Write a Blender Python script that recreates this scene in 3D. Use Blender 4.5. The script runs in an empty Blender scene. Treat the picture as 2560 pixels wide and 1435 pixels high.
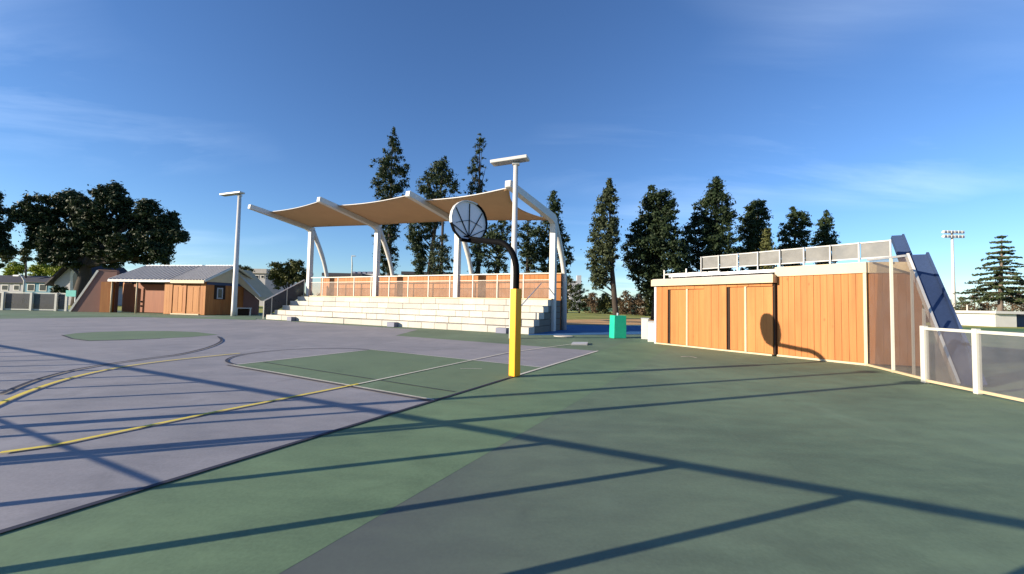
import bpy, math, random
import numpy as np
from mathutils import Vector, Matrix
random.seed(11); RNG = np.random.default_rng(11)
scene = bpy.context.scene
col = scene.collection
R_ = math.radians

# ------------------------------------------------------------------ camera
CAM_H = 1.45; PITCH = R_(2.49); ROLL = R_(1.15); FPX = 1000.0
cd = bpy.data.cameras.new('camera'); cam = bpy.data.objects.new('camera', cd); col.objects.link(cam)
cd.sensor_width = 36; cd.lens = 36 * FPX / 2560; cd.clip_end = 3000; cd.clip_start = 0.05
CR = Matrix.Rotation(math.pi / 2 + PITCH, 3, 'X') @ Matrix.Rotation(ROLL, 3, 'Z')
cam.matrix_world = Matrix.Translation((0, 0, CAM_H)) @ CR.to_4x4()
scene.camera = cam
# ------------------------------------------------------------------ world, sun, exposure
SUN_AZ = 69.5      # azimuth (from +Y towards +X) in which the shadows fall
SUN_EL = 14.5
w = bpy.data.worlds.new('World'); scene.world = w; w.use_nodes = True
nt = w.node_tree; nt.nodes.clear()
out = nt.nodes.new('ShaderNodeOutputWorld'); bg = nt.nodes.new('ShaderNodeBackground')
sky = nt.nodes.new('ShaderNodeTexSky'); sky.sky_type = 'NISHITA'; sky.sun_disc = False
sky.sun_elevation = R_(SUN_EL); sky.sun_rotation = R_(SUN_AZ + 180)
sky.air_density = 1.0; sky.dust_density = 0.1; sky.ozone_density = 5.0; sky.altitude = 100
bg.inputs['Strength'].default_value = 0.105
# thin cirrus streaks over the whole sky dome, in patches
CLOUD_A = (3.7, 1.9, 0); CLOUD_B = (5.3, 2.1, 0)
tc = nt.nodes.new('ShaderNodeTexCoord'); sep = nt.nodes.new('ShaderNodeSeparateXYZ')
nt.links.new(tc.outputs['Generated'], sep.inputs[0])
zc = nt.nodes.new('ShaderNodeMath'); zc.operation = 'ADD'; zc.inputs[1].default_value = 0.12
nt.links.new(sep.outputs['Z'], zc.inputs[0])
dx = nt.nodes.new('ShaderNodeMath'); dx.operation = 'DIVIDE'
dy = nt.nodes.new('ShaderNodeMath'); dy.operation = 'DIVIDE'
nt.links.new(sep.outputs['X'], dx.inputs[0]); nt.links.new(zc.outputs[0], dx.inputs[1])
nt.links.new(sep.outputs['Y'], dy.inputs[0]); nt.links.new(zc.outputs[0], dy.inputs[1])
cmb = nt.nodes.new('ShaderNodeCombineXYZ'); nt.links.new(dx.outputs[0], cmb.inputs[0]); nt.links.new(dy.outputs[0], cmb.inputs[1])
mp = nt.nodes.new('ShaderNodeMapping'); mp.inputs['Rotation'].default_value = (0, 0, R_(-30)); mp.inputs['Scale'].default_value = (0.42, 1.5, 1); mp.inputs['Location'].default_value = CLOUD_A
nt.links.new(cmb.outputs[0], mp.inputs[0])
n1 = nt.nodes.new('ShaderNodeTexNoise'); n1.inputs['Scale'].default_value = 0.75; n1.inputs['Detail'].default_value = 9; n1.inputs['Roughness'].default_value = 0.6; n1.inputs['Distortion'].default_value = 0.7
nt.links.new(mp.outputs[0], n1.inputs['Vector'])
rmp = nt.nodes.new('ShaderNodeValToRGB'); rmp.color_ramp.elements[0].position = 0.44; rmp.color_ramp.elements[1].position = 0.84
rmp.color_ramp.elements[0].color = (0, 0, 0, 1); rmp.color_ramp.elements[1].color = (0.42, 0.42, 0.42, 1)
nt.links.new(n1.outputs[0], rmp.inputs[0])
cm = nt.nodes.new('ShaderNodeMix'); cm.data_type = 'RGBA'; cm.inputs['B'].default_value = (7.5, 8.8, 10.6, 1)
mp2 = nt.nodes.new('ShaderNodeMapping'); mp2.inputs['Location'].default_value = CLOUD_B; mp2.inputs['Scale'].default_value = (.6, .9, 1); nt.links.new(cmb.outputs[0], mp2.inputs[0])
n2 = nt.nodes.new('ShaderNodeTexNoise'); n2.inputs['Scale'].default_value = 0.55; n2.inputs['Detail'].default_value = 3; nt.links.new(mp2.outputs[0], n2.inputs['Vector'])
rmp2 = nt.nodes.new('ShaderNodeValToRGB'); rmp2.color_ramp.elements[0].position = 0.47; rmp2.color_ramp.elements[1].position = 0.62; nt.links.new(n2.outputs[0], rmp2.inputs[0])
cmul = nt.nodes.new('ShaderNodeMath'); cmul.operation = 'MULTIPLY'; nt.links.new(rmp.outputs[0], cmul.inputs[0]); nt.links.new(rmp2.outputs[0], cmul.inputs[1])
nt.links.new(cmul.outputs[0], cm.inputs['Factor'])
hs = nt.nodes.new('ShaderNodeHueSaturation'); hs.inputs['Saturation'].default_value = 1.03; hs.inputs['Hue'].default_value = 0.506
nt.links.new(sky.outputs[0], hs.inputs['Color']); nt.links.new(hs.outputs[0], cm.inputs['A'])
nt.links.new(cm.outputs['Result'], bg.inputs['Color']); nt.links.new(bg.outputs[0], out.inputs[0])
sl = bpy.data.lights.new('sun', 'SUN'); sl.energy = 5.0; sl.angle = R_(0.3); sl.color = (1.0, 0.86, 0.66)
so = bpy.data.objects.new('sun', sl); col.objects.link(so)
SH = Vector((math.sin(R_(SUN_AZ)), math.cos(R_(SUN_AZ)), 0))
sdir = (SH * math.cos(R_(SUN_EL)) + Vector((0, 0, -math.sin(R_(SUN_EL))))).normalized()
so.rotation_euler = sdir.to_track_quat('-Z', 'Y').to_euler(); so.location = (-30, -12, 20)
vs = scene.view_settings; vs.view_transform = 'Standard'; vs.look = 'None'; vs.exposure = 0.95; vs.gamma = 1; vs.use_curve_mapping = False

# ------------------------------------------------------------------ helpers
RX, UP, FW = CR @ Vector((1, 0, 0)), CR @ Vector((0, 1, 0)), CR @ Vector((0, 0, -1))
EYE = Vector((0, 0, CAM_H))
def ray(x, y): return FW + RX * ((x - 1280) / FPX) + UP * ((717.5 - y) / FPX)
def G(x, y, z=0.0):                       # photo pixel -> point on the level z
    d = ray(x, y); return EYE + d * ((z - CAM_H) / d.z)
def at(x, y, Y):                          # photo pixel -> point at depth Y
    d = ray(x, y); return EYE + d * (Y / d.y)
def zat(x, y, Y): return at(x, y, Y).z

class MB:
    def __init__(s): s.v = []; s.f = []
    def quad(s, a, b, c, d):
        i = len(s.v); s.v += [Vector(a), Vector(b), Vector(c), Vector(d)]; s.f.append((i, i+1, i+2, i+3)); return s
    def poly(s, pts):
        i = len(s.v); s.v += [Vector(p) for p in pts]; s.f.append(tuple(range(i, i+len(pts)))); return s
    def hexa(s, b, t):                    # bottom loop of 4, top loop of 4
        return s.prism(b, t)
    def prism(s, lo, hi):
        n = len(lo); i = len(s.v); s.v += [Vector(p) for p in lo] + [Vector(p) for p in hi]
        s.f.append(tuple(i + k for k in range(n))[::-1]); s.f.append(tuple(i + n + k for k in range(n)))
        for k in range(n):
            j = (k + 1) % n; s.f.append((i + k, i + j, i + n + j, i + n + k))
        return s
    def box(s, o, u, v, w):               # corner + three edge vectors
        o, u, v, w = map(Vector, (o, u, v, w))
        return s.prism([o, o+u, o+u+v, o+v], [o+w, o+u+w, o+u+v+w, o+v+w])
    def cbox(s, c, u, v, w):              # centre + half vectors
        c, u, v, w = map(Vector, (c, u, v, w)); return s.box(c-u-v-w, 2*u, 2*v, 2*w)
    def bar(s, a, b, wx, wy=None, up=(0, 0, 1)):
        a, b = Vector(a), Vector(b); d = (b - a).normalized(); up = Vector(up)
        if abs(d.dot(up)) > 0.98: up = Vector((0, 1, 0))
        x = d.cross(up).normalized(); y = x.cross(d); wy = wy or wx
        return s.box(a - x*wx/2 - y*wy/2, x*wx, y*wy, b - a)
    def tube(s, pts, rad, n=8, cap=True):
        pts = [Vector(p) for p in pts]; rad = rad if isinstance(rad, (list, tuple)) else [rad]*len(pts)
        base = len(s.v); px = None
        for k, p in enumerate(pts):
            t = (pts[min(k+1, len(pts)-1)] - pts[max(k-1, 0)]).normalized()
            if px is None: px = t.cross(Vector((0.31, 0.2, 1)) if abs(t.z) < .95 else Vector((1, 0.1, 0))).normalized()
            else: px = (px - t * px.dot(t)).normalized()
            py = t.cross(px)
            for j in range(n):
                a = 2*math.pi*j/n; s.v.append(p + (px*math.cos(a) + py*math.sin(a)) * rad[k])
        for k in range(len(pts)-1):
            for j in range(n):
                a = base + k*n + j; b = base + k*n + (j+1) % n
                s.f.append((a, b, b+n, a+n))
        if cap:
            s.f.append(tuple(base + j for j in range(n))[::-1]); e = base + (len(pts)-1)*n
            s.f.append(tuple(e + j for j in range(n)))
        return s
    def build(s, name, mat, parent=None, smooth=False, bevel=0):
        if parent is not None: o0 = WORLD[parent.name]
        else:
            zs = min(v.z for v in s.v); n = len(s.v)
            xs = [v.x for v in s.v]; ys = [v.y for v in s.v]
            o0 = Vector(((min(xs)+max(xs))/2, (min(ys)+max(ys))/2, zs))
        me = bpy.data.meshes.new(name); me.from_pydata([tuple(v - o0) for v in s.v], [], s.f); me.update()
        import bmesh
        bm = bmesh.new(); bm.from_mesh(me); bmesh.ops.recalc_face_normals(bm, faces=bm.faces); bm.to_mesh(me); bm.free()
        if smooth: me.polygons.foreach_set('use_smooth', [True]*len(me.polygons))
        me.materials.append(mat)
        ob = bpy.data.objects.new(name, me); col.objects.link(ob)
        if parent is not None: ob.parent = parent; WORLD[ob.name] = o0
        else: ob.location = o0; WORLD[ob.name] = o0
        if bevel:
            b = ob.modifiers.new('bevel', 'BEVEL'); b.width = bevel; b.segments = 2; b.limit_method = 'ANGLE'
        return ob
WORLD = {}
def tag(o, label=None, cat=None, group=None, kind=None):
    if label: o['label'] = label
    if cat: o['category'] = cat
    if group: o['group'] = group
    if kind: o['kind'] = kind
    return o
def thing(name, loc, label, cat, group=None):
    o = bpy.data.objects.new(name, None); col.objects.link(o); o.location = loc; WORLD[o.name] = Vector(loc)
    o.empty_display_size = .2
    return tag(o, label, cat, group)
def inst(src, loc, parent, name=None, scale=None, rotz=0):   # another copy of a mesh piece, world location given
    o = bpy.data.objects.new(name or src.name.split('.')[0], src.data if hasattr(src, 'data') else src); col.objects.link(o)
    o.parent = parent; o.location = Vector(loc) - WORLD[parent.name]; o.rotation_euler.z = rotz
    if scale: o.scale = scale
    WORLD[o.name] = Vector(loc); return o
def unit_box(name, mat, bev=0.0):
    """mesh with x 0..1, y 0..1, z 0..1, edges slightly chamfered along z through a small inset"""
    m = MB().box((0, 0, 0), (1, 0, 0), (0, 1, 0), (0, 0, 1))
    me = bpy.data.meshes.new(name); me.from_pydata([tuple(v) for v in m.v], [], m.f); me.update(); me.materials.append(mat); return me

# ------------------------------------------------------------------ materials
def new_mat(name):
    m = bpy.data.materials.new(name); m.use_nodes = True; n = m.node_tree; return m, n, n.nodes['Principled BSDF']
def ramp(n, src, p0, p1, c0, c1):
    r = n.nodes.new('ShaderNodeValToRGB'); r.color_ramp.elements[0].position = p0; r.color_ramp.elements[1].position = p1
    r.color_ramp.elements[0].color = (*c0, 1); r.color_ramp.elements[1].color = (*c1, 1); n.links.new(src, r.inputs[0]); return r.outputs[0]
def noise(n, vec, scale, detail=4, rough=.55, dist=0):
    t = n.nodes.new('ShaderNodeTexNoise'); t.inputs['Scale'].default_value = scale; t.inputs['Detail'].default_value = detail
    t.inputs['Roughness'].default_value = rough; t.inputs['Distortion'].default_value = dist
    if vec is not None: n.links.new(vec, t.inputs['Vector'])
    return t.outputs[0]
def mixc(n, f, a, b, mode='MIX'):
    x = n.nodes.new('ShaderNodeMix'); x.data_type = 'RGBA'; x.blend_type = mode
    for s, k in ((f, 'Factor'), (a, 'A'), (b, 'B')):
        if hasattr(s, 'links'): n.links.new(s, x.inputs[k])
        else: x.inputs[k].default_value = s if k == 'Factor' else (*s, 1)
    return x.outputs['Result']
def pos(n, scale=(1, 1, 1), rot=0, obj=False):
    if obj: t = n.nodes.new('ShaderNodeTexCoord').outputs['Object']
    else: t = n.nodes.new('ShaderNodeNewGeometry').outputs['Position']
    m = n.nodes.new('ShaderNodeMapping'); m.inputs['Scale'].default_value = scale; m.inputs['Rotation'].default_value = (0, 0, rot)
    n.links.new(t, m.inputs[0]); return m.outputs[0]
def bump(n, b, h, strength=.2, dist=.02):
    k = n.nodes.new('ShaderNodeBump'); k.inputs['Strength'].default_value = strength; k.inputs['Distance'].default_value = dist
    n.links.new(h, k.inputs['Height']); n.links.new(k.outputs[0], b.inputs['Normal'])
def simple(name, c, rough=.6, var=.12, scale=3, metallic=0, fine=40, bmp=.08, stretch=(1, 1, 1)):
    m, n, b = new_mat(name); v = pos(n, stretch)
    a = noise(n, v, scale, 5); f = noise(n, v, fine, 3)
    lo = tuple(x*(1-var) for x in c); hi = tuple(min(1, x*(1+var)) for x in c)
    c1 = ramp(n, a, .3, .7, lo, hi)
    c2 = mixc(n, .35, c1, ramp(n, f, .3, .7, tuple(x*(1-var) for x in lo), hi))
    n.links.new(c2, b.inputs['Base Color']); b.inputs['Roughness'].default_value = rough; b.inputs['Metallic'].default_value = metallic
    if bmp: bump(n, b, f, bmp, .01)
    return m
def court(name, c, worn=.25, rough=.78):
    """acrylic court paint on asphalt: broad patches, scuffs, grit, little stains"""
    m, n, b = new_mat(name); p = pos(n)
    big = noise(n, p, .35, 6, .6, .4); mid = noise(n, pos(n, (.8, 2.2, 1), R_(25)), 1.6, 8, .65); grit = noise(n, p, 170, 2, .7); fine = noise(n, p, 38, 4, .7)
    dark = tuple(x*(1-worn) for x in c); warm = (c[0]*(1+worn*1.0), c[1]*(1+worn*.7), c[2]*(1+worn*.45))
    c1 = ramp(n, big, .36, .64, dark, warm)
    c2 = mixc(n, .45, c1, ramp(n, mid, .38, .64, tuple(x*(1-worn*.8) for x in c), tuple(x*(1+worn*.7) for x in c)))
    c3 = mixc(n, .28, c2, ramp(n, fine, .35, .68, tuple(x*.74 for x in c), tuple(x*1.28 for x in c)))
    vo = n.nodes.new('ShaderNodeTexVoronoi'); vo.inputs['Scale'].default_value = 2.3; n.links.new(p, vo.inputs['Vector'])
    spot = ramp(n, vo.outputs['Distance'], .012, .022, (1, 1, 1), (0, 0, 0))
    sel = ramp(n, noise(n, p, .9, 2), .5, .52, (0, 0, 0), (1, 1, 1))
    mm = n.nodes.new('ShaderNodeMath'); mm.operation = 'MULTIPLY'; n.links.new(spot, mm.inputs[0]); n.links.new(sel, mm.inputs[1])
    c4 = mixc(n, mm.outputs[0], c3, (.42, .42, .38))
    scr = ramp(n, noise(n, pos(n, (9, .5, 1), R_(40)), 2.2, 6, .7), .70, .78, (0, 0, 0), (.22, .22, .22))
    c5 = mixc(n, scr, c4, tuple(x*1.9+.03 for x in c))
    blot = noise(n, pos(n, (1, 1, 1), R_(15)), 1.1, 7, .7, .8)
    c5 = mixc(n, ramp(n, blot, .55, .72, (0, 0, 0), (.55, .55, .55)), c5, tuple(x*.62 for x in c))
    pale = noise(n, pos(n, (1.6, .5, 1), R_(-20)), .7, 6, .65, .5)
    c5 = mixc(n, ramp(n, pale, .56, .74, (0, 0, 0), (.4, .4, .4)), c5, tuple(x*1.35+.015 for x in c))
    n.links.new(c5, b.inputs['Base Color'])
    rr = ramp(n, mid, .3, .7, (rough-.1,)*3, (rough+.1,)*3); n.links.new(rr, b.inputs['Roughness'])
    b.inputs['Specular IOR Level'].default_value = .35
    ad = n.nodes.new('ShaderNodeMath'); ad.operation = 'ADD'; n.links.new(grit, ad.inputs[0]); n.links.new(fine, ad.inputs[1])
    bump(n, b, ad.outputs[0], .10, .004)
    return m
def slate_wedge(m, c):
    """blends a slate tone into the colour along the border strip, fading outwards"""
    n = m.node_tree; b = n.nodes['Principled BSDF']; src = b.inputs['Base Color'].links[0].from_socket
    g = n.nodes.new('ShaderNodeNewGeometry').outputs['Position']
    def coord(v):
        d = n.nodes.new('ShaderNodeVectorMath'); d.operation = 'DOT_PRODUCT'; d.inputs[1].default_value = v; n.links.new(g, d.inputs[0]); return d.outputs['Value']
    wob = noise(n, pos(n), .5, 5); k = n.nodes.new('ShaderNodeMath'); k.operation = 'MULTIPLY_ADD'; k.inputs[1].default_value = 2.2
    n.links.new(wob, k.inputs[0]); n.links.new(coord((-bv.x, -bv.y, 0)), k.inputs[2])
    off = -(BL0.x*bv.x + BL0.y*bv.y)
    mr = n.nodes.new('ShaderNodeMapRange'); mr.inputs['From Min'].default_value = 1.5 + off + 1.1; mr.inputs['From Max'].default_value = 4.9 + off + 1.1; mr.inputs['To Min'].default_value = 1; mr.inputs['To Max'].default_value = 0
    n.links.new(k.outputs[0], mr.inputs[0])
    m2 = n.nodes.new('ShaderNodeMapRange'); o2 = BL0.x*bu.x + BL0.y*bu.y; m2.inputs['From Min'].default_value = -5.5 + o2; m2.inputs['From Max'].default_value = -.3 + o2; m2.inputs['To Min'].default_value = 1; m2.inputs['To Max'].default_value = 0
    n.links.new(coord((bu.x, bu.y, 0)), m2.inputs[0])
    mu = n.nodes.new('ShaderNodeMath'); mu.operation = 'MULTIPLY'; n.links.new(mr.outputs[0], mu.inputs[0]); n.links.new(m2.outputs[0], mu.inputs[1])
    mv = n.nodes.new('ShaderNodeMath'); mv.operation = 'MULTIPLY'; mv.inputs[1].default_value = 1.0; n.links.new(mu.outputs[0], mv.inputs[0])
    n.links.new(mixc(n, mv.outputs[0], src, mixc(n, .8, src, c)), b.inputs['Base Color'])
def wood(name, c, var=.3):
    m, n, b = new_mat(name); p = pos(n, (1, 1, .06))
    info = n.nodes.new('ShaderNodeObjectInfo')
    g = noise(n, p, 15, 7, .7, .6); g2 = noise(n, pos(n, (1, 1, .05)), 5.5, 5, .65); stain = noise(n, pos(n, (1, 1, .5)), 1.3, 5)
    c1 = ramp(n, g, .3, .72, tuple(x*(1-var) for x in c), tuple(x*(1+var*.6) for x in c))
    c2 = mixc(n, .45, c1, ramp(n, g2, .35, .66, (c[0]*.70, c[1]*.58, c[2]*.48), (c[0]*1.1, c[1]*1.16, c[2]*1.2)))
    tone = ramp(n, info.outputs['Random'], 0, 1, (.90, .87, .83), (1.05, 1.06, 1.08))
    c3 = mixc(n, 1.0, c2, tone, 'MULTIPLY')
    vo = n.nodes.new('ShaderNodeTexVoronoi'); vo.inputs['Scale'].default_value = 2.6; n.links.new(pos(n, (1, 1, .5)), vo.inputs['Vector'])
    knot = ramp(n, vo.outputs['Distance'], .02, .09, (.8, .8, .8), (0, 0, 0))
    c4 = mixc(n, knot, c3, (c[0]*.55, c[1]*.42, c[2]*.35))
    c5 = mixc(n, ramp(n, stain, .5, .75, (0, 0, 0), (.55, .55, .55)), c4, (c[0]*.8, c[1]*.66, c[2]*.55))
    n.links.new(c5, b.inputs['Base Color']); b.inputs['Roughness'].default_value = .62; b.inputs['Specular IOR Level'].default_value = .3
    bump(n, b, g, .25, .004); return m
def screen(name, c, opacity):
    """woven wind screen: fine mesh that lets part of the view through"""
    m = bpy.data.materials.new(name); m.use_nodes = True; n = m.node_tree; b = n.nodes['Principled BSDF']; o = n.nodes['Material Output']
    f = noise(n, pos(n), 2.4, 4); n.links.new(ramp(n, f, .3, .7, tuple(x*.85 for x in c), tuple(x*1.12 for x in c)), b.inputs['Base Color'])
    b.inputs['Roughness'].default_value = .8; tr = n.nodes.new('ShaderNodeBsdfTransparent'); mx = n.nodes.new('ShaderNodeMixShader')
    n.links.new(ramp(n, f, .3, .7, (opacity*.92,)*3, (opacity*1.08,)*3), mx.inputs[0])
    n.links.new(tr.outputs[0], mx.inputs[1]); n.links.new(b.outputs[0], mx.inputs[2]); n.links.new(mx.outputs[0], o.inputs['Surface']); return m
def leafmat(name, c, c2, trans=.12):
    m = bpy.data.materials.new(name); m.use_nodes = True; n = m.node_tree; b = n.nodes['Principled BSDF']; o = n.nodes['Material Output']
    f = noise(n, pos(n), .55, 4); g = noise(n, pos(n), 6, 2)
    cc = mixc(n, .5, ramp(n, f, .35, .68, c, c2), ramp(n, g, .3, .7, c, c2))
    n.links.new(cc, b.inputs['Base Color']); b.inputs['Roughness'].default_value = .6; b.inputs['Specular IOR Level'].default_value = .2
    t = n.nodes.new('ShaderNodeBsdfTranslucent'); n.links.new(cc, t.inputs['Color']); mx = n.nodes.new('ShaderNodeMixShader'); mx.inputs[0].default_value = trans
    n.links.new(b.outputs[0], mx.inputs[1]); n.links.new(t.outputs[0], mx.inputs[2]); n.links.new(mx.outputs[0], o.inputs['Surface']); return m

def tonal(name, c):
    m = simple(name, c, .82, .12, 1.4, 0, 30, .15); n = m.node_tree; b = n.nodes['Principled BSDF']; src = b.inputs['Base Color'].links[0].from_socket
    info = n.nodes.new('ShaderNodeObjectInfo'); st = noise(n, pos(n, (1, 1, 3)), 2.1, 6, .7)
    x = mixc(n, 1.0, src, ramp(n, info.outputs['Random'], 0, 1, (.86, .85, .84), (1.08, 1.07, 1.05)), 'MULTIPLY')
    n.links.new(mixc(n, ramp(n, st, .56, .74, (0, 0, 0), (.5, .5, .5)), x, tuple(v*.6 for v in c)), b.inputs['Base Color']); return m
M = dict(
    lilac=court('lilac court paint', (.272, .270, .292), .3), green=court('green court paint', (.138, .218, .126), .38),
    drab=court('worn grey green asphalt', (.135, .200, .128), .42), keygreen=court('key green paint', (.135, .20, .12), .2),
    bluecourt=court('blue court paint', (.03, .13, .30), .2), dirt=court('bare tan dirt', (.62, .36, .15), .3),
    yellowline=court('yellow line paint', (.78, .62, .09), .15), whiteline=court('white line paint', (.62, .60, .52), .2),
    darkline=court('dark blue line paint', (.03, .035, .06), .2),
    grass=simple('grass', (.34, .34, .05), .9, .35, .4, 0, 18, .3), grass2=simple('field turf', (.07, .17, .04), .9, .2, .2, 0, 18, .3),
    wood=wood('orange stained cedar', (.44, .172, .048), .2), wooddoor=wood('orange door boards', (.43, .168, .045), .16), woodshade=wood('red brown shaded boards', (.27, .075, .024), .25),  # darker door boards carry the porch roof's shade in their colour
    woodpale=wood('honey door boards', (.42, .17, .04), .2),
    cream=simple('cream painted fascia', (.52, .41, .26), .55, .08, 2, 0, 30, .05), white=simple('white painted steel', (.56, .55, .53), .42, .06, 1.5, 0, 20, .02),
    galv=simple('galvanised steel', (.50, .52, .55), .4, .12, 6, .5, 60, .03), fencewhite=simple('pale fence steel', (.54, .53, .47), .45, .08, 3, 0, 30, .03),
    gap=simple('near black brown', (.02, .009, .005), .9, .2), black=simple('black painted steel', (.005, .005, .006), .6, .15, 4, 0, 40, .03),
    yellow=simple('yellow vinyl pad', (.78, .34, .004), .42, .06, 2, 0, 40, .04), board=simple('grey backboard steel', (.80, .77, .84), .5, .07, 3, 0, 40, .03),
    concrete=tonal('pale concrete', (.50, .48, .435)), concgrey=simple('grey joint concrete', (.16, .15, .13), .9, .12, 2, 0, 30, .15),
    stepgrey=simple('slate step paint', (.17, .18, .25), .7, .1), canvas=simple('tan shade canvas', (.49, .305, .165), .85, .07, 1.1, 0, 90, .1),
    roof=simple('grey metal roof', (.32, .31, .31), .55, .12, 2, 0, 30, .03), roofdark=simple('dark roof shingle', (.03, .03, .045), .8, .2, 3),
    pink=simple('shaded pink stucco', (.23, .125, .10), .9, .08, 1.5, 0, 60, .2), blue=simple('blue slide steel', (.05, .08, .165), .45, .15, 1.4, .1, 25, .03),  # pink is darkened; the wing wall's shade is put into its colour
    teal=simple('teal sign', (.02, .38, .34), .6, .1), tealtarp=simple('green vinyl wrap', (.01, .46, .27), .5, .12, 2.5, 0, 12, .25),
    stucco=simple('grey stucco', (.40, .40, .43), .9, .08), glass=simple('dark glass', (.02, .025, .035), .12, .1), bluewall=simple('blue wall paint', (.08, .25, .36), .8, .1),
    bark=simple('bark', (.045, .035, .028), .95, .3, 6, 0, 25, .5, (1, 1, .3)), greybark=simple('grey bark', (.16, .13, .11), .95, .3, 6, 0, 25, .5, (1, 1, .3)),
    railgrey=simple('grey railing paint', (.40, .40, .40), .5, .1), roofrib=simple('roof rib metal', (.46, .45, .45), .5, .1), lampgrey=simple('lamp lens', (.30, .30, .32), .4, .1), navy=simple('navy shed paint', (.03, .045, .10), .6, .1), redroof=simple('red track fence', (.22, .09, .07), .85, .15),
    screen=screen('grey wind screen', (.17, .16, .16), .2), screenend=screen('brown tinted wind screen', (.13, .105, .10), .33), screendark=screen('dark wind screen', (.05, .055, .065), .86), screenpale=screen('pale deck screen', (.21, .21, .205), .85),
    screenwarm=screen('clear rail mesh', (.36, .27, .22), .24),
    pine=leafmat('pine needles', (.017, .030, .014), (.045, .066, .028)), oak=leafmat('oak leaves', (.011, .022, .010), (.036, .056, .022)),
    pale=leafmat('pale foliage', (.028, .042, .022), (.068, .082, .038)), lime=leafmat('lime foliage', (.13, .19, .02), (.32, .36, .04), .3),
    brown=leafmat('bare brown twigs', (.07, .05, .032), (.15, .105, .06)), cedar=leafmat('cedar needles', (.022, .04, .018), (.07, .085, .035)),
    olive=leafmat('olive foliage', (.045, .06, .02), (.10, .10, .03)),
)

M['black'].node_tree.nodes['Principled BSDF'].inputs['Specular IOR Level'].default_value = .03
# ------------------------------------------------------------------ ground and courts
def sheet(name, pts, z, mat):
    m = MB(); m.poly([(p[0], p[1], z) for p in pts])
    me = bpy.data.meshes.new(name); me.from_pydata([tuple(v) for v in m.v], [], m.f); me.update()
    if me.polygons[0].normal.z < 0: me.flip_normals()
    me.materials.append(mat); o = bpy.data.objects.new(name, me); col.objects.link(o); return tag(o, kind='structure')
def ribbon(name, pts, wd, z, mat):
    pts = [Vector((p[0], p[1], 0)) for p in pts]; L = []; Rr = []
    for k, p in enumerate(pts):
        t = (pts[min(k+1, len(pts)-1)] - pts[max(k-1, 0)]).normalized(); nrm = Vector((-t.y, t.x, 0)) * wd / 2
        L.append(p + nrm); Rr.append(p - nrm)
    vv = [(p.x, p.y, z) for p in L] + [(p.x, p.y, z) for p in Rr]; n = len(pts)
    me = bpy.data.meshes.new(name); me.from_pydata(vv, [], [(k, n+k, n+k+1, k+1) for k in range(n-1)]); me.update()
    me.materials.append(mat); o = bpy.data.objects.new(name, me); col.objects.link(o); return tag(o, kind='structure')
def smooth_path(pp, n=8):
    pp = [Vector((p[0], p[1], 0)) for p in pp]; out = []
    for i in range(len(pp)-1):
        p0, p1, p2, p3 = pp[max(i-1, 0)], pp[i], pp[i+1], pp[min(i+2, len(pp)-1)]
        for k in range(n):
            t = k / n; out.append(.5*((2*p1) + (p2-p0)*t + (2*p0-5*p1+4*p2-p3)*t*t + (3*p1-p0-3*p2+p3)*t**3))
    return out + [pp[-1]]
sheet('ground', [(-700, -300), (700, -300), (700, 900), (-700, 900)], -.012, M['grass2'])
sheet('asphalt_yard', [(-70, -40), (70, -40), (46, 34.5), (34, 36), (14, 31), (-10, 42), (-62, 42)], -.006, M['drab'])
BA = R_(29.3); bu = Vector((math.sin(BA), math.cos(BA), 0)); bv = Vector((-bu.y, bu.x, 0))   # along the baseline, into the court
pole = G(1286, 941); BL0 = G(1262, 948)
slate_wedge(M['drab'], (.088, .088, .108))
def cp(a, b): return BL0 + bu*a + bv*b               # court coordinates: along baseline, into the court
CE = 6.0                                              # far corner of the court along the baseline
sheet('court', [cp(-22, 0), cp(CE, 0), cp(CE, 9), cp(9.6, 11), cp(9.6, 34), cp(-22, 34)], -.003, M['lilac'])
sheet('green_border', [cp(-22, 0), cp(-22, -1.79), cp(14, -1.79), cp(14, 0.0)], -.0052, M['green'])
# painted key, dark and pale lines
sheet('key_paint', [cp(-2.05, .03), cp(-2.05, 5.7), cp(1.75, 5.7), cp(1.75, .03)], .0012, M['keygreen'])
for q in ([cp(-2.05, .03), cp(-2.05, 5.7)], [cp(-2.08, 5.7), cp(1.78, 5.7)], [cp(1.75, 5.7), cp(1.75, .03)]):
    ribbon('key_line', q, .036, .008, M['whiteline'])
ribbon('key_dark_line', [cp(-2.13, .03), cp(-2.13, 5.75)], .05, .0075, M['darkline'])
ribbon('lane_line', [cp(-1.45, .1), cp(-1.45, 5.6)], .035, .0085, M['darkline'])
fc = cp(-.15, 5.7)
ribbon('free_throw_arc', [fc + bu*1.83*math.cos(a) + bv*1.83*math.sin(a) for a in np.linspace(0.0, math.pi, 40)], .05, .0095, M['darkline'])
ribbon('baseline', [cp(-22, .0), cp(.3, 0)], .055, .0055, M['darkline'])
ribbon('baseline_far', [cp(.3, .0), cp(CE, 0)], .07, .0055, M['whiteline'])
ribbon('volleyball_line', [G(0, 1134), G(130, 1116), G(520, 1035), G(900, 960)], .062, .012, M['yellowline'])
ribbon('volleyball_line_far', [G(896, 961), G(1270, 882), G(1465, 856)], .055, .0121, M['whiteline'])
ribbon('three_point_arc', smooth_path([G(-160, 1085), G(0, 1010), G(90, 973), G(180, 945), G(290, 921), G(400, 905), G(500, 894), G(600, 884)]), .066, .014, M['yellowline'])
ribbon('blue_arc', smooth_path([G(0, 987), G(90, 951), G(180, 927), G(270, 911), G(370, 897), G(450, 886), G(520, 869), G(553, 853), G(545, 842)]), .07, .016, M['darkline'])
ell = [G(155, 838), G(190, 833), G(250, 829.5), G(330, 827.5), G(420, 827.5), G(490, 830), G(545, 836.5), G(480, 842), G(400, 846), G(300, 850), G(220, 852), G(180, 847)]
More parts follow.
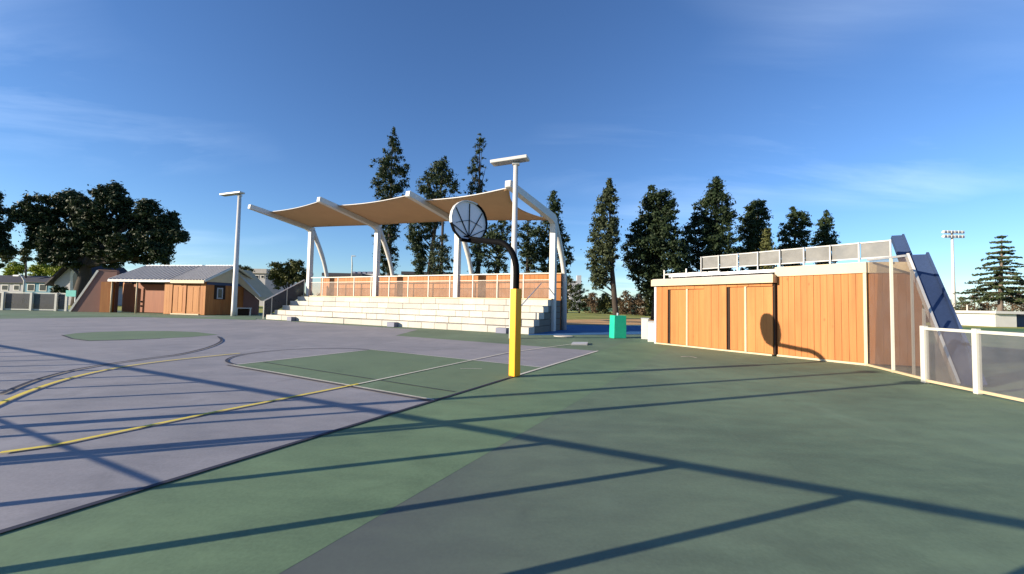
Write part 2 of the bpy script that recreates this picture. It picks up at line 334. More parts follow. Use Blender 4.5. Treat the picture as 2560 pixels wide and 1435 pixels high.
sheet('far_key_paint', ell, .0012, M['keygreen'])
ribbon('far_key_line', [G(155, 838), G(180, 847), G(220, 852), G(300, 850), G(400, 847)], .06, .008, M['darkline'])
ribbon('scuff_line', [G(1150, 922), G(1205, 923)], .03, .010, M['whiteline'])
ribbon('scuff_mark', smooth_path([G(1702, 892), G(1722, 891), G(1742, 895)]), .05, .004, M['whiteline'])
sheet('green_verge', [G(-300, 782), G(280, 786), G(640, 795), G(640, 800), G(280, 791), G(-300, 789)], .004, M['green'])
sheet('blue_court', [G(1320, 838), G(1600, 836), G(1640, 814), G(1325, 812)], .004, M['bluecourt'])
sheet('dirt_path', [G(1250, 811), G(1660, 812), G(1680, 797), G(1250, 800)], .004, M['dirt'])
sheet('grass_lawn', [(-120, 42.5), (60, 42), (120, 110), (-160, 110)], -.009, M['grass'])

# ------------------------------------------------------------------ foliage tools
def leaf_obj(name, C, N, S, mat, parent, elong=1.5):
    n = len(C); rnd = RNG.normal(size=(n, 3)); T = np.cross(N, rnd); T /= np.linalg.norm(T, axis=1)[:, None] + 1e-9
    B = np.cross(N, T); S = S[:, None]
    v = np.stack([C - T*S*elong, C - B*S*.8, C + T*S*elong, C + B*S*.8], 1).reshape(-1, 3)
    v = v - np.array(WORLD[parent.name])
    me = bpy.data.meshes.new(name); me.vertices.add(4*n); me.loops.add(4*n); me.polygons.add(n)
    me.vertices.foreach_set('co', v.astype(np.float32).ravel()); me.loops.foreach_set('vertex_index', np.arange(4*n, dtype=np.int32))
    me.polygons.foreach_set('loop_start', np.arange(0, 4*n, 4, dtype=np.int32)); me.polygons.foreach_set('loop_total', np.full(n, 4, np.int32))
    me.update(calc_edges=True); me.materials.append(mat)
    o = bpy.data.objects.new(name, me); col.objects.link(o); o.parent = parent; return o
def clumps_to_leaves(cen, rad, per, size, flat=.7):
    Cs, Ns, Ss = [], [], []
    for c, r in zip(cen, rad):
        k = max(6, int(per * (r ** 1.6)))
        d = RNG.normal(size=(k, 3)); d /= np.linalg.norm(d, axis=1)[:, None]
        rr = np.clip(np.abs(RNG.normal(.55, .38, k)), .05, 1.7)[:, None]
        Cs.append(np.array(c) + d*rr*np.array([r, r, r*flat])); nn = d + np.array([0, 0, .25]) + RNG.normal(size=(k, 3))*.5; nn /= np.linalg.norm(nn, axis=1)[:, None]
        Ns.append(nn); Ss.append(RNG.uniform(.6, 1.25, k)*size)
    return np.concatenate(Cs), np.concatenate(Ns), np.concatenate(Ss)
def profile_tree(name, label, cat, group, Y, prof, trunk, mat, nclump=80, crad=.9, per=70, size=.2, bark='bark', trunk_r=.35, fill=.5, flat=.7):
    """prof: rows (photo y, left x, right x) of the crown, top first; trunk: photo x at ground, x at crown top; stands on the ground at depth Y"""
    nclump = int(nclump*2.4); crad *= .64; size *= .5; per *= 2.7
    base = at(trunk[0], 760, Y); base.z = 0
    t = thing(name, base, label, cat, group)
    ys = [p[0] for p in prof]; cen = []; rad = []
    wts = []
    for i in range(len(prof)-1): wts.append((prof[i+1][0]-prof[i][0]) * ((prof[i][2]-prof[i][1]) + (prof[i+1][2]-prof[i+1][1]) + 8))
    wts = np.array(wts)/sum(wts)
    for k in range(nclump):
        i = RNG.choice(len(wts), p=wts); u = RNG.random()
        y = prof[i][0]*(1-u)+prof[i+1][0]*u; xl = prof[i][1]*(1-u)+prof[i+1][1]*u; xr = prof[i][2]*(1-u)+prof[i+1][2]*u
        a = at((xl+xr)/2, y, Y); r = abs(at(xr, y, Y).x - at(xl, y, Y).x)/2
        cr = min(crad*RNG.uniform(.55, 1.25), max(.35, r*.85)); rr = max(0, r - cr*.75)
        th = RNG.uniform(0, 2*math.pi); rho = rr*(RNG.random()**fill)
        cen.append((a.x + rho*math.cos(th), a.y + rho*math.sin(th), a.z)); rad.append(cr)
    # keep the outline: clumps on the silhouette
    for i in range(len(prof)):
        for side in (1, 2):
            y = prof[i][0]; p = at(prof[i][side], y, Y); q = at((prof[i][1]+prof[i][2])/2, y, Y); r = abs(p.x-q.x)
            cr = min(crad*RNG.uniform(.4, .8), max(.3, r)); p = p + (q-p).normalized()*cr*.8 if r > cr else q
            cen.append((p.x, p.y + RNG.uniform(-.3, .3), p.z)); rad.append(cr)
    C, N, S = clumps_to_leaves(cen, rad, per, size, flat)
    leaf_obj('crown', C, N, S, M[mat], t)
    top = at(trunk[1], prof[0][0]+6, Y); m = MB(); mid = base.lerp(top, .5); mid.x += RNG.uniform(-.3, .3)
    m.tube([base - Vector((0, 0, .1)), base.lerp(mid, .15), base.lerp(mid, .6), mid, mid.lerp(top, .5), top], [trunk_r*1.35, trunk_r, trunk_r*.85, trunk_r*.65, trunk_r*.35, trunk_r*.08], 8)
    for c, r in sorted(zip(cen, rad), key=lambda e: RNG.random())[:16]:
        c = Vector(c); f = (c.z - base.z)/(top.z - base.z)*.86 - .04; f = min(max(f, .12), .95)
        s = base.lerp(mid, f*2) if f < .5 else mid.lerp(top, f*2-1)
        m.tube([s, s.lerp(c, .5) + Vector((0, 0, .12)), c], [trunk_r*.25, trunk_r*.16, trunk_r*.06], 5)
    m.build('trunk', M[bark], t, True)
    return t

# ------------------------------------------------------------------ frames: a vertical wall plane seen in the photograph
Z = Vector((0, 0, 1))
class Frame:
    def __init__(s, a, b):
        s.a = Vector((a[0], a[1], 0)); bb = Vector((b[0], b[1], 0)); s.L = (bb - s.a).length; s.u = (bb - s.a)/s.L
        s.n = Vector((s.u.y, -s.u.x, 0))
        if s.n.dot(-s.a) < 0: s.n = -s.n          # towards the camera
    def p(s, t, d=0, z=0): return s.a + s.u*t + s.n*d + Z*z
    def hit(s, x, y, d=0):                         # photo pixel -> (along, height) on the plane set d towards the camera
        r = ray(x, y); k = (s.a + s.n*d - EYE).dot(s.n)/r.dot(s.n); q = EYE + r*k; return (q - s.a).dot(s.u), q.z
    def box(s, m, t0, t1, d0, d1, z0, z1): return m.box(s.p(t0, d0, z0), s.u*(t1-t0), s.n*(d1-d0), Z*(z1-z0))
    @property
    def rot(s): return math.atan2(s.u.y, s.u.x)
def fpiece(fr, name, mat, parent, t0, t1, d0, d1, z0, z1, bevel=0):
    m = MB(); fr.box(m, t0, t1, d0, d1, z0, z1); return m.build(name, mat, parent, bevel=bevel)

# ------------------------------------------------------------------ right shed (plank walls, deck with railing, blue slide)
W = Frame(G(1640, 858), G(2168, 914))
sB = W.L; H0 = W.hit(2168, 655)[1]                 # top of fascia
C2 = G(2312, 921); W2 = Frame(W.p(sB), C2)
shed = thing('plank_shed', W.p(sB/2, -1.5), 'orange cedar plank shed with cream fascia and two recessed door bays, right of the hoop', 'shed')
s1 = W.hit(1938, 800)[0]                           # where the proud left bay ends
HW = W.hit(2150, 683)[1]                           # top of planks
HL = W.hit(1790, 712)[1]
m = MB()                                           # dark carcass set behind the boards
lo = [W.p(.03, -.10), W.p(sB-.03, -.10), W2.p(W2.L, -.12), W2.p(W2.L, -3.4), W.p(.03, -4.0)]
m.prism([v + Z*.0 for v in lo], [v + Z*(HW+.04) for v in lo]); m.build('carcass', M['gap'], shed)
def planks(fr, t0, t1, d, z0, z1, n, mat, parent, gap=.008, th=.05, name='plank'):
    wdt = (t1-t0)/n
    for k in range(n):
        j = RNG.uniform(-.004, .004)
        fpiece(fr, name, mat, parent, t0+k*wdt+gap/2, t0+(k+1)*wdt-gap/2, d-th, d+j, z0, z1)
planks(W, s1+.05, sB-.05, .0, .06, HW, 13, M['wood'], shed)
# proud left bay: boards, door leaves, posts
d1 = .14
xs = lambda px, y=800: W.hit(px, y, d1)[0]
dA0, dA1, dB0, dB1 = xs(1672), xs(1760), xs(1820), xs(1932)
zA, zB = W.hit(1700, 723, d1)[1], W.hit(1880, 716, d1)[1]
planks(W, xs(1641), dA0-.05, d1, .06, HL, 2, M['wood'], shed)
planks(W, dA1, dB0-.05, d1, .06, HL, 3, M['wood'], shed)
planks(W, dA0-.05, dA1, d1, zA, HL, 4, M['wood'], shed)
planks(W, dB0-.05, dB1, d1, zB, HL, 4, M['wood'], shed)
for a, b, zz, px in ((dA0, dA1, zA, 1717), (dB0, dB1, zB, 1863.5)):
    mid = xs(px)
    door = fpiece(W, 'door', M['wooddoor'], shed, a+.05, b-.004, d1-.10, d1-.06, .05, zz-.012)
    door['label'] = 'recessed orange double door'
    n1_, n2_ = 2, 3
    for t0, t1, n_ in ((a+.055, mid-.035, n1_), (mid+.035, b-.01, n2_)):
        wdt = (t1-t0)/n_
        for k in range(n_): fpiece(W, 'door_board', M['wooddoor'], door, t0+k*wdt+.003, t0+(k+1)*wdt-.003, d1-.058, d1-.028, .07, zz-.03)
    fpiece(W, 'mullion', M['cream'], door, mid-.03, mid+.03, d1-.056, d1+.004, .055, zz+.0)
    fpiece(W, 'dark_gap_strip', M['gap'], shed, a-.025, a+.045, d1-.12, d1-.02, .05, zz-.014)  # near-black strip; the shade of the gap is put into its colour
fpiece(W, 'corner_gap_strip', M['gap'], shed, s1-.005, s1+.045, -.06, d1-.03, .05, HL-.02)  # dark strip painted as the shaded gap where the bay ends
fpiece(W, 'corner_post', M['galv'], shed, xs(1636), xs(1641)-.005, d1-.3, d1+.01, 0, HL)
fpiece(W, 'corner_post', M['cream'], shed, sB-.05, sB+.02, -.05, .03, 0, HW+.02)
# plinth and fascias
fpiece(W, 'plinth', M['cream'], shed, s1+.05, sB+.02, -.09, .035, 0, .055)
fpiece(W, 'plinth', M['cream'], shed, xs(1641), s1-.035, -.05, d1+.03, 0, .05)
fpiece(W, 'fascia', M['cream'], shed, s1+.02, sB+.03, -.25, .05, HW+.003, H0)
f1 = xs(1636, 700); ov = .42
fpiece(W, 'canopy_fascia', M['cream'], shed, f1-.05, s1+.06, -.2, d1+ov*.35, HL+.004, HL+.25)
fpiece(W, 'bay_roof', M['roof'], shed, f1-.02, s1+.03, -.9, d1+.1, HL+.255, HL+.28)
# second face behind the screen
planks(W2, .04, W2.L, -.02, .05, HW, 7, M['wood'], shed)
fpiece(W2, 'fascia', M['cream'], shed, .03, W2.L, -.22, .02, HW+.003, H0)
# deck and railing on the roof
RS = .35                                            # railing set back from the fascia
dk = [W.p(.4, -.26), W.p(sB-.02, -.26), W2.p(W2.L, -.25), W2.p(W2.L, -3.2), W.p(.4, -3.8)]
m = MB(); m.prism([v + Z*(H0-.12) for v in dk], [v + Z*(H0-.03) for v in dk]); m.build('roof_deck', M['galv'], shed)
r0 = W.hit(1755, 660, -RS)[0]; r1 = W.hit(2228, 620, -RS)[0]
zt = W.hit(2000, 620, -RS)[1]; zb = W.hit(2000, 655, -RS)[1]
rail = thing('deck_railing', W.p((r0+r1)/2, -RS, H0-.03), 'white railing with pale screens along the roof of the plank shed', 'railing')
fpiece(W, 'top_rail', M['railgrey'], rail, r0, r1, -RS-.025, -RS+.025, zt-.035, zt)
fpiece(W, 'bottom_rail', M['railgrey'], rail, r0, r1, -RS-.02, -RS+.02, zb-.035, zb)
nP = 8
for k in range(nP+1):
    t = r0 + (r1-r0)*k/nP
    fpiece(W, 'post', M['railgrey'], rail, t-.016, t+.016, -RS+.032, -RS+.075, H0-.028, zt-.003)
    if k < nP: fpiece(W, 'screen_panel', M['screenpale'], rail, t+.03, t+(r1-r0)/nP-.03, -RS-.004, -RS+.004, zb+.004, zt-.039)
rl = thing('low_pipe_railing', W.p(.9, -.6, HL+.3), 'low white pipe railing at the left end of the shed roof', 'railing')
q0 = W.hit(1662, 690, -.6)[0]; q1 = W.hit(1800, 672, -.6)[0]; zq = W.hit(1700, 684, -.6)[1]
fpiece(W, 'rail', M['white'], rl, q0, q1, -.63, -.59, zq-.03, zq+.02)
for k in range(8):
    t = q0 + (q1-q0)*k/7; hh = .18 if k in (0, 3) else 0
    fpiece(W, 'post', M['white'], rl, t-.02, t+.02, -.625, -.595, HL+.2, zq-.032) if not hh else fpiece(W, 'post', M['white'], rl, t-.022, t+.022, -.588, -.545, HL+.2, zq+hh)
# blue slides
def slab(name, label, top, bot, wdt, lab_w=.0):
    d = (bot - top); hd = Vector((d.x, d.y, 0)).normalized(); side = Vector((-hd.y, hd.x, 0))
    if side.x < 0: side = -side
    nn = d.cross(side).normalized(); nn = nn if nn.z > 0 else -nn
    t = thing(name, (bot.x, bot.y, 0), label, 'slide')
    m = MB(); m.box(top - nn*.12, side*wdt, nn*.12, d); m.build('bed', M['blue'], t)
    m = MB(); m.box(top + side*(wdt-.05) + nn*.002, side*.05, nn*.07, d); m.build('side_rim', M['blue'], t)
    m = MB(); m.box(top - side*.055 - nn*.10, side*.052, nn*.16, d); m.build('edge_trim', M['white'], t)
    return t
b1 = G(2400, 962); t1 = at(2272, 637, 10.55)
slab('steep_slide', 'steep narrow blue slide running from the shed roof down to the ground behind the fence', t1, b1, .37)
tt = at(2229, 589, 11.6); dirv = (b1 - t1).normalized()
up2 = thing('upper_slide_hood', tt + dirv*1.2, 'blue upper hood of the slide above the roof deck at railing end', 'slide')
hd = Vector((dirv.x, dirv.y, 0)).normalized(); sd = Vector((-hd.y, hd.x, 0)); sd = sd if sd.x > 0 else -sd
nn = dirv.cross(sd).normalized(); nn = nn if nn.z > 0 else -nn
m = MB(); m.box(tt - nn*.14, sd*.27, nn*.14, dirv*1.25); m.build('bed', M['blue'], up2)
m = MB(); m.box(tt + nn*.002 + sd*.22, sd*.045, nn*.04, dirv*1.25); m.build('side_rim', M['blue'], up2)

# screen panel between the shed corner and the slide, then the low fence
FB = G(2400, 972); Fm = Frame(W.p(sB+.05, .06), FB)
tall = thing('tall_screen_panel', Fm.p(.8), 'tall grey wind screen on white posts covering the end wall of the plank shed', 'screen')
ps = [(2174, 913), (2398, 968), (2268, 640), (2174, 650)]
pp = [Fm.hit(*q) for q in ps]
m = MB(); m.prism([Fm.p(t, .0, max(z, .03)) for t, z in pp], [Fm.p(t, .006, max(z, .03)) for t, z in pp]); m.build('screen', M['screenend'], tall)
a, b = Fm.hit(2172, 650), Fm.hit(2268, 639)
m = MB(); m.bar(Fm.p(a[0], .02, a[1]), Fm.p(b[0], .02, b[1]), .05); m.build('top_rail', M['galv'], tall)
for px, y0 in ((2232, 645),):
    t, z = Fm.hit(px, y0); fpiece(Fm, 'post', M['fencewhite'], tall, t-.026, t+.026, .012, .06, 0, z)
t, z = Fm.hit(2273, 665); fpiece(Fm, 'post', M['fencewhite'], tall, t-.02, t+.02, -.06, -.02, 0, z-.1)
t, z = Fm.hit(2303, 760); fpiece(Fm, 'post', M['fencewhite'], tall, t-.02, t+.02, -.06, -.02, 0, z-.1)
fpiece(Fm, 'bottom_rail', M['cream'], tall, 0.02, Fm.hit(2312, 940)[0], .0, .07, .01, .06)
LF = Frame(G(2313, 957), G(2445, 985))
lf = thing('low_fence', LF.p(1.0), 'low white steel fence with grey screen panels at the right edge', 'fence')
hP = LF.hit(2312, 817)[1]
step_ = LF.L
for k in range(-0, 5):
    t = k*step_; th = .085 if k else .10
    fpiece(LF, 'post', M['fencewhite'], lf, t-th/2, t+th/2, -.045, .045, 0, hP+.02, bevel=.008)
    if k < 4:
        e = t+step_
        m = MB(); m.bar(LF.p(t+.04, 0, hP-.035), LF.p(e-.04, 0, hP-.035), .055); m.build('top_rail', M['fencewhite'], lf)
        m = MB(); m.bar(LF.p(t+.04, 0, .055), LF.p(e-.04, 0, .055), .05); m.build('bottom_rail', M['cream'], lf)
        fpiece(LF, 'screen_panel', M['screen'], lf, t+.04, e-.04, -.005, .003, .085, hP-.066)

# things at the left end of the right shed
for px, y, lab in ((1612, 848, 'pale utility cabinet standing farther from the shed corner'), (1629, 855, 'pale utility cabinet nearest the shed corner')):
    g = G(px, y); t = thing('utility_cabinet', g, lab, 'cabinet', 'cabinets beside the plank shed')
    hh = zat(px, 795 if px < 1620 else 803, g.y); fr = Frame((g.x-.14, g.y+.06), (g.x+.14, g.y-.06))
    fpiece(fr, 'body', M['white'], t, 0, fr.L, -.35, 0, .0, hh-.05, bevel=.01); fpiece(fr, 'lid', M['galv'], t, -.02, fr.L+.02, -.37, .02, hh-.047, hh)
    fpiece(fr, 'door', M['white'], t, .03, fr.L-.03, .003, .014, .08, hh-.12)
# green wrapped bin / padded post behind the court
g = G(1552, 846); gr = thing('wrapped_post', g, 'bright green vinyl wrapped pad standing in the gap left of the plank shed', 'pad')
fr = Frame(G(1535, 846), G(1566, 846)); hh = zat(1550, 789, g.y)
m = MB(); nseg = 10; lo = []; hi = []
front = [(fr.L*k/nseg, 0.0) for k in range(nseg+1)]; back = [(fr.L, -.5), (0, -.5)]
for q in front + back: lo.append(fr.p(q[0], q[1], 0.0)); hi.append(fr.p(q[0]*.96+.015, q[1]*.9, hh))
m.prism(lo, hi); m.build('vinyl_wrap', M['tealtarp'], gr, False, .012)
m = MB(); m.tube([fr.p(fr.L/2, -.25, hh), fr.p(fr.L/2, -.25, hh+.12)], .05); m.build('post_stub', M['galv'], gr)
# flat white base plate lying at the court corner, manhole by the canopy post
g = G(1440, 861); t = tag(MB().box(G(1428, 863), G(1468, 863)-G(1428, 863), G(1432, 858)-G(1428, 863), Z*.05).build('base_plate', M['white']), 'flat white ground plate lying at the far court corner', 'plate')
m = MB(); c = G(1408, 841); m.prism([c + Vector((.45*math.cos(a), .45*math.sin(a), .004)) for a in np.linspace(0, 6.28, 24, False)], [c + Vector((.45*math.cos(a), .45*math.sin(a), .03)) for a in np.linspace(0, 6.28, 24, False)])
tag(m.build('manhole_cover', M['concrete']), 'round pale concrete cover on the ground beside the right canopy post', 'manhole cover')

# ------------------------------------------------------------------ basketball goal (the board turned a little off the baseline)
hu = Vector((math.sin(R_(45)), math.cos(R_(45)), 0)); hv_ = Vector((-hu.y, hu.x, 0))
hp = thing('basketball_goal', (pole.x, pole.y, 0), 'basketball goal with yellow padded pole and grey fan backboard seen from behind', 'basketball goal')
m = MB(); pr = .085; hpad = zat(1287, 722, pole.y)
lo = [pole + hu*a + hv_*b for a, b in ((-pr, -pr), (pr, -pr), (pr, pr), (-pr, pr))]
m.prism([Vector((v.x, v.y, 0.01)) for v in lo], [Vector((v.x, v.y, hpad)) for v in lo]); m.build('pad', M['yellow'], hp, bevel=.012)
zb_ = 2.10; za = 2.79; rb = za - zb_; P_ = Vector((pole.x, pole.y, 0)); pts = [P_, P_ + Z*1.2, P_ + Z*zb_]
for k in range(1, 9):
    a = k/8*math.pi/2; pts.append(P_ + hv_*(rb*(1-math.cos(a))*.95) + Z*(zb_ + rb*math.sin(a)))
pts.append(P_ + hv_*1.50 + Z*(za+.15))
MB().tube(pts, .064, 14).build('gooseneck_pole', M['black'], hp, True)
bc = P_ + hv_*1.58; z0b = 2.93
half = [(.0, .0), (.24, .0), (.42, .15), (.50, .32), (.515, .44), (.485, .58), (.42, .70), (.32, .79), (.20, .855), (.10, .88), (0, .885)]
outl = [(x, z) for x, z in half[1:]] + [(-x, z) for x, z in half[-2:0:-1]]
def bp(x, z, d): return bc + hu*x + hv_*d + Z*(z0b + z)
bbd = MB().prism([bp(x, z, 0) for x, z in outl], [bp(x, z, .03) for x, z in outl]).build('backboard', M['board'], hp)
for a, b in zip(outl, outl[1:] + outl[:1]):
    if a[1] + b[1] < .01: continue
    oa = (a[0]*1.045, a[1]*1.03); ob_ = (b[0]*1.045, b[1]*1.03)
    MB().prism([bp(*a, -.05), bp(*b, -.05), bp(*ob_, -.05), bp(*oa, -.05)], [bp(*a, .04), bp(*b, .04), bp(*ob_, .04), bp(*oa, .04)]).build('edge_flange', M['white' if max(a[1], b[1]) > .33 and a[0] + b[0] < .5 else 'black'], bbd)
for e in ((0, .865), (.40, .70), (-.40, .70), (.48, .30), (-.48, .30)):
    MB().bar(bp(0, .06, -.012), bp(e[0]*.97, e[1]*.985, -.012), .014, .02, up=hv_).build('rib', M['black'], bbd)
arc = [bp(.47*math.sin(a), .46 - abs(a)*.12, -.02) for a in np.linspace(-.95, .95, 11)]
MB().tube(arc, .006, 5).build('rib', M['black'], bbd)
MB().bar(bp(-.25, -.03, -.03), bp(.25, -.03, -.03), .06, .07).build('lower_bracket', M['black'], hp)
for sx in (-1, 1):
    MB().bar(P_ + hv_*1.1 + Z*(za+.09), bp(sx*.16, .06, -.03), .03, .03).build('brace', M['black'], hp)

# ------------------------------------------------------------------ bleachers
Bf = Frame(G(665, 798), G(1322, 836))
NT, RISE, TREAD = 5, .35, .60
bl = thing('concrete_bleachers', Bf.p(Bf.L/2, -1.5), 'pale concrete block bleachers of five tiers under the tan canopy', 'bleachers')
m = MB()
for k in range(NT):
    Bf.box(m, .02, Bf.L-.02, -(k*TREAD)-.30-TREAD*(NT-k)-1.6, -(k*TREAD)-.06, k*RISE + (.002 if k else 0), (k+1)*RISE-.02)
m.build('core', M['concgrey'], bl)
ub = unit_box('block_mesh', M['concrete'])
def blk(fr, t0, t1, d0, d1, z0, z1, parent, name='concrete_block', me=None):
    return inst(me or ub, fr.p(t0, d0, z0), parent, name, (t1-t0, d1-d0, z1-z0), fr.rot)
for k in range(NT):
    t = 0.0
    while t < Bf.L-.05:
        ln = RNG.uniform(.85, 1.9); e = min(t+ln, Bf.L)
        if Bf.L - e < .5: e = Bf.L
        j = RNG.uniform(-.012, .012); dd = -(k*TREAD) + j
        # unit box grows away from the camera: +y local is -n or +n depending on frame
        o = bpy.data.objects.new('concrete_block', ub); col.objects.link(o); o.parent = bl
        sgn = 1 if Vector((-Bf.u.y, Bf.u.x, 0)).dot(Bf.n) > 0 else -1
        w0 = Bf.p(t+.013, dd - (TREAD+.1 if sgn > 0 else 0), k*RISE+.005)
        o.location = w0 - WORLD[bl.name]; o.rotation_euler.z = Bf.rot; o.scale = (e-t-.026, (TREAD+.1)*1.0, RISE-.022+RNG.uniform(-.004, .004))
        if sgn < 0: pass
        t = e
TZ = NT*RISE
fpiece(Bf, 'coping', M['cream'], bl, -.05, Bf.L+.05, -NT*TREAD-.25, -(NT-1)*TREAD-.35, TZ, TZ+.07)
for (xa, xb, yb, ht, lab) in ((683, 717, 803, .28, 'slate grey step box at the left end of the bleachers'), (943, 981, 818, .27, 'slate grey step box at the middle of the bleachers'), (1217, 1258, 835, .27, 'slate grey step box near the yellow pole base by the bleachers')):
    fr = Frame(G(xa, yb), G(xb, yb)); 
    fr2 = Frame(Bf.p((G(xa, yb)-Bf.a).dot(Bf.u), .36), Bf.p((G(xb, yb)-Bf.a).dot(Bf.u), .36))
    m = MB(); fr2.box(m, 0, fr2.L, -.335, 0, 0, ht); tag(m.build('step_box', M['stepgrey'], None, bevel=.01), lab, 'step box', 'step boxes before the bleachers')
# handrails
PB = NT*TREAD + .1                                   # posts stand on the top tier
rz = Bf.hit(1100, 687, -PB)[1]
hr = thing('bleacher_railing', Bf.p(Bf.L/2, -PB, TZ), 'long white railing with clear mesh panels along the top of the bleachers', 'railing')
t_ = np.linspace(.25, Bf.L-.1, 13)
for k in range(13):
    fpiece(Bf, 'post', M['fencewhite'], hr, t_[k]-.03, t_[k]+.03, -PB-.03, -PB+.03, TZ+.07, rz-.065)
    if k < 12: fpiece(Bf, 'mesh_panel', M['screenwarm'], hr, t_[k]+.035, t_[k+1]-.035, -PB-.004, -PB+.004, TZ+.12, rz-.42)
fpiece(Bf, 'top_rail', M['fencewhite'], hr, .2, Bf.L, -PB-.035, -PB+.035, rz-.06, rz)
for k in range(12): fpiece(Bf, 'mid_rail', M['fencewhite'], hr, t_[k]+.031, t_[k+1]-.031, -PB-.012, -PB+.012, rz-.415, rz-.385)
# plank screen wall behind the railing
wl = thing('plank_screen_wall', Bf.p(Bf.L/2, -PB-1.3), 'long orange plank wall behind the railing at the top of the bleachers', 'wall')
PW = PB+1.25; n_ = 74; wz = rz + .02; pm = unit_box('wall_plank_mesh', M['wood'])
for k in range(n_):
    t0 = .1 + (Bf.L-.1)*k/n_; wd_ = (Bf.L-.1)/n_
    o = bpy.data.objects.new('plank', pm); col.objects.link(o); o.parent = wl
    o.location = Bf.p(t0+.006, -PW+RNG.uniform(-.006, .006), 0) - WORLD[wl.name]; o.rotation_euler.z = Bf.rot; o.scale = (wd_-.012, .04, wz)
fpiece(Bf, 'cap_rail', M['cream'], wl, .08, Bf.L+.05, -PW-.1, -PW+.08, wz+.003, wz+.05)
fpiece(Bf, 'backing', M['gap'], wl, .1, Bf.L, -PW-.12, -PW-.06, 0, wz)
# stair rail at the left
sr = thing('stair_railing', Bf.p(-.1, 0), 'grey mesh stair railing rising at the left end of the bleachers', 'railing')
def fpt(x, y, d): t, z = Bf.hit(x, y, d); return Bf.p(t, d, z)
a0 = Bf.p(-.25, .05, .0); zt0 = 1.35; e0 = Bf.p(-.25, -PB, TZ+1.35)
s0 = Bf.p(-.25, .05, zt0)
MB().bar(s0, e0, .06).build('top_rail', M['galv'], sr)
for f in (0, .18, .55, 1.0):
    q = s0.lerp(e0, f); m = MB(); m.bar(Vector((q.x, q.y, 0)), q - Z*.035, .06); m.build('post', M['fencewhite'], sr)
m = MB(); th = Bf.u*.006; aa, ab = s0 - Z*.06, e0 - Z*.06; ba, bb_ = s0 - Z*1.25, e0 - Z*1.3
m.prism([ba, bb_, ab, aa], [ba+th, bb_+th, ab+th, aa+th]); m.build('mesh_panel', M['screendark'], sr)
sr2 = thing('aisle_handrail', Bf.p(Bf.L-1.1, .1), 'bent grey aisle handrail rising at the right end of the bleachers', 'handrail')
sg = Bf.L - .75
MB().tube([Bf.p(sg, -.55, RISE), Bf.p(sg, -.55, RISE+.9), Bf.p(sg, -.62, RISE+1.05), Bf.p(sg+.2, -2.7, TZ+.9)], .03, 8).build('pipe', M['galv'], sr2, True)

# ------------------------------------------------------------------ canopy: four bent frames and three sails
AP = NT*TREAD+.12
ss = [Bf.hit(772, 740, -AP)[0], Bf.hit(939, 740, -AP)[0], Bf.hit(1141, 750, -AP)[0], Bf.hit(1381, 770, -AP)[0]]
tops = [(775, 572), (947, 566), (1147, 556), (1386, 548)]; ends = [(624, 517), (797, 499), (1020, 485), (1270, 460)]
can = thing('shade_canopy', Bf.p(sum(ss)/4, -AP), 'white steel cantilever canopy with three tan shade sails over the bleachers', 'canopy')
arms = []
for k in range(4):
    d0 = -AP; zt_ = Bf.hit(*tops[k], d0)[1]; s = ss[k]
    # end of the arm: in the vertical plane through s across the bleachers
    r = ray(*ends[k]); a_ = Bf.p(s); kk = (a_ - EYE).dot(Bf.u)/r.dot(Bf.u); e = EYE + r*kk
    top = Bf.p(s, d0, zt_); knee = top - Z*.30; w_ = .20
    frm = MB()
    zlow = TZ+.07 if k < 3 else 0.0
    P0 = Bf.p(s, d0, zlow)
    frm.bar(P0, knee + Z*.02, .33, .33, up=Bf.u); post = frm.build('post', M['white'], can, bevel=.012)
    # bent arm
    ax = (e - top); el = ax.length; ax /= el; arm = MB(); hv = Bf.u*.15
    upv = ax.cross(Bf.u).normalized(); upv = upv if upv.z > 0 else -upv
    bk = Bf.p(s, d0-.22, zt_-.10)
    prof = [knee - Bf.n*.17, knee + Bf.n*.17, top + ax*.5 - upv*.20, e - upv*.14, e + upv*.17, top + ax*.15 + upv*.24, bk + Z*.16]
    arm.prism([q - hv for q in prof], [q + hv for q in prof]); arm.build('arm', M['white'], can, bevel=.012)
    ec = MB(); ec.box(e - upv*.12 - Bf.u*.13 + ax*.003, Bf.u*.26, upv*.27, ax*.03); ec.build('end_cap', M['white'], can)
    # curved rear leg
    b0 = top - Bf.n*.12 - Z*.1; b2 = Bf.p(s+.12, d0-1.55, rz-.1); b3 = Bf.p(s+.12, d0-1.62, 0)
    pts = []
    for i in range(9):
        f = i/8; q = b0.lerp(b2, f) - Bf.n*(.22*math.sin(f*math.pi))*(.5+.5*f); pts.append(q)
    pts.append(b3)
    lg = MB(); lg.tube(pts, [.17]*5+[.15]*5, 10); lg.build('rear_leg', M['white'], can, True)
    arms.append((top, ax, el, upv))
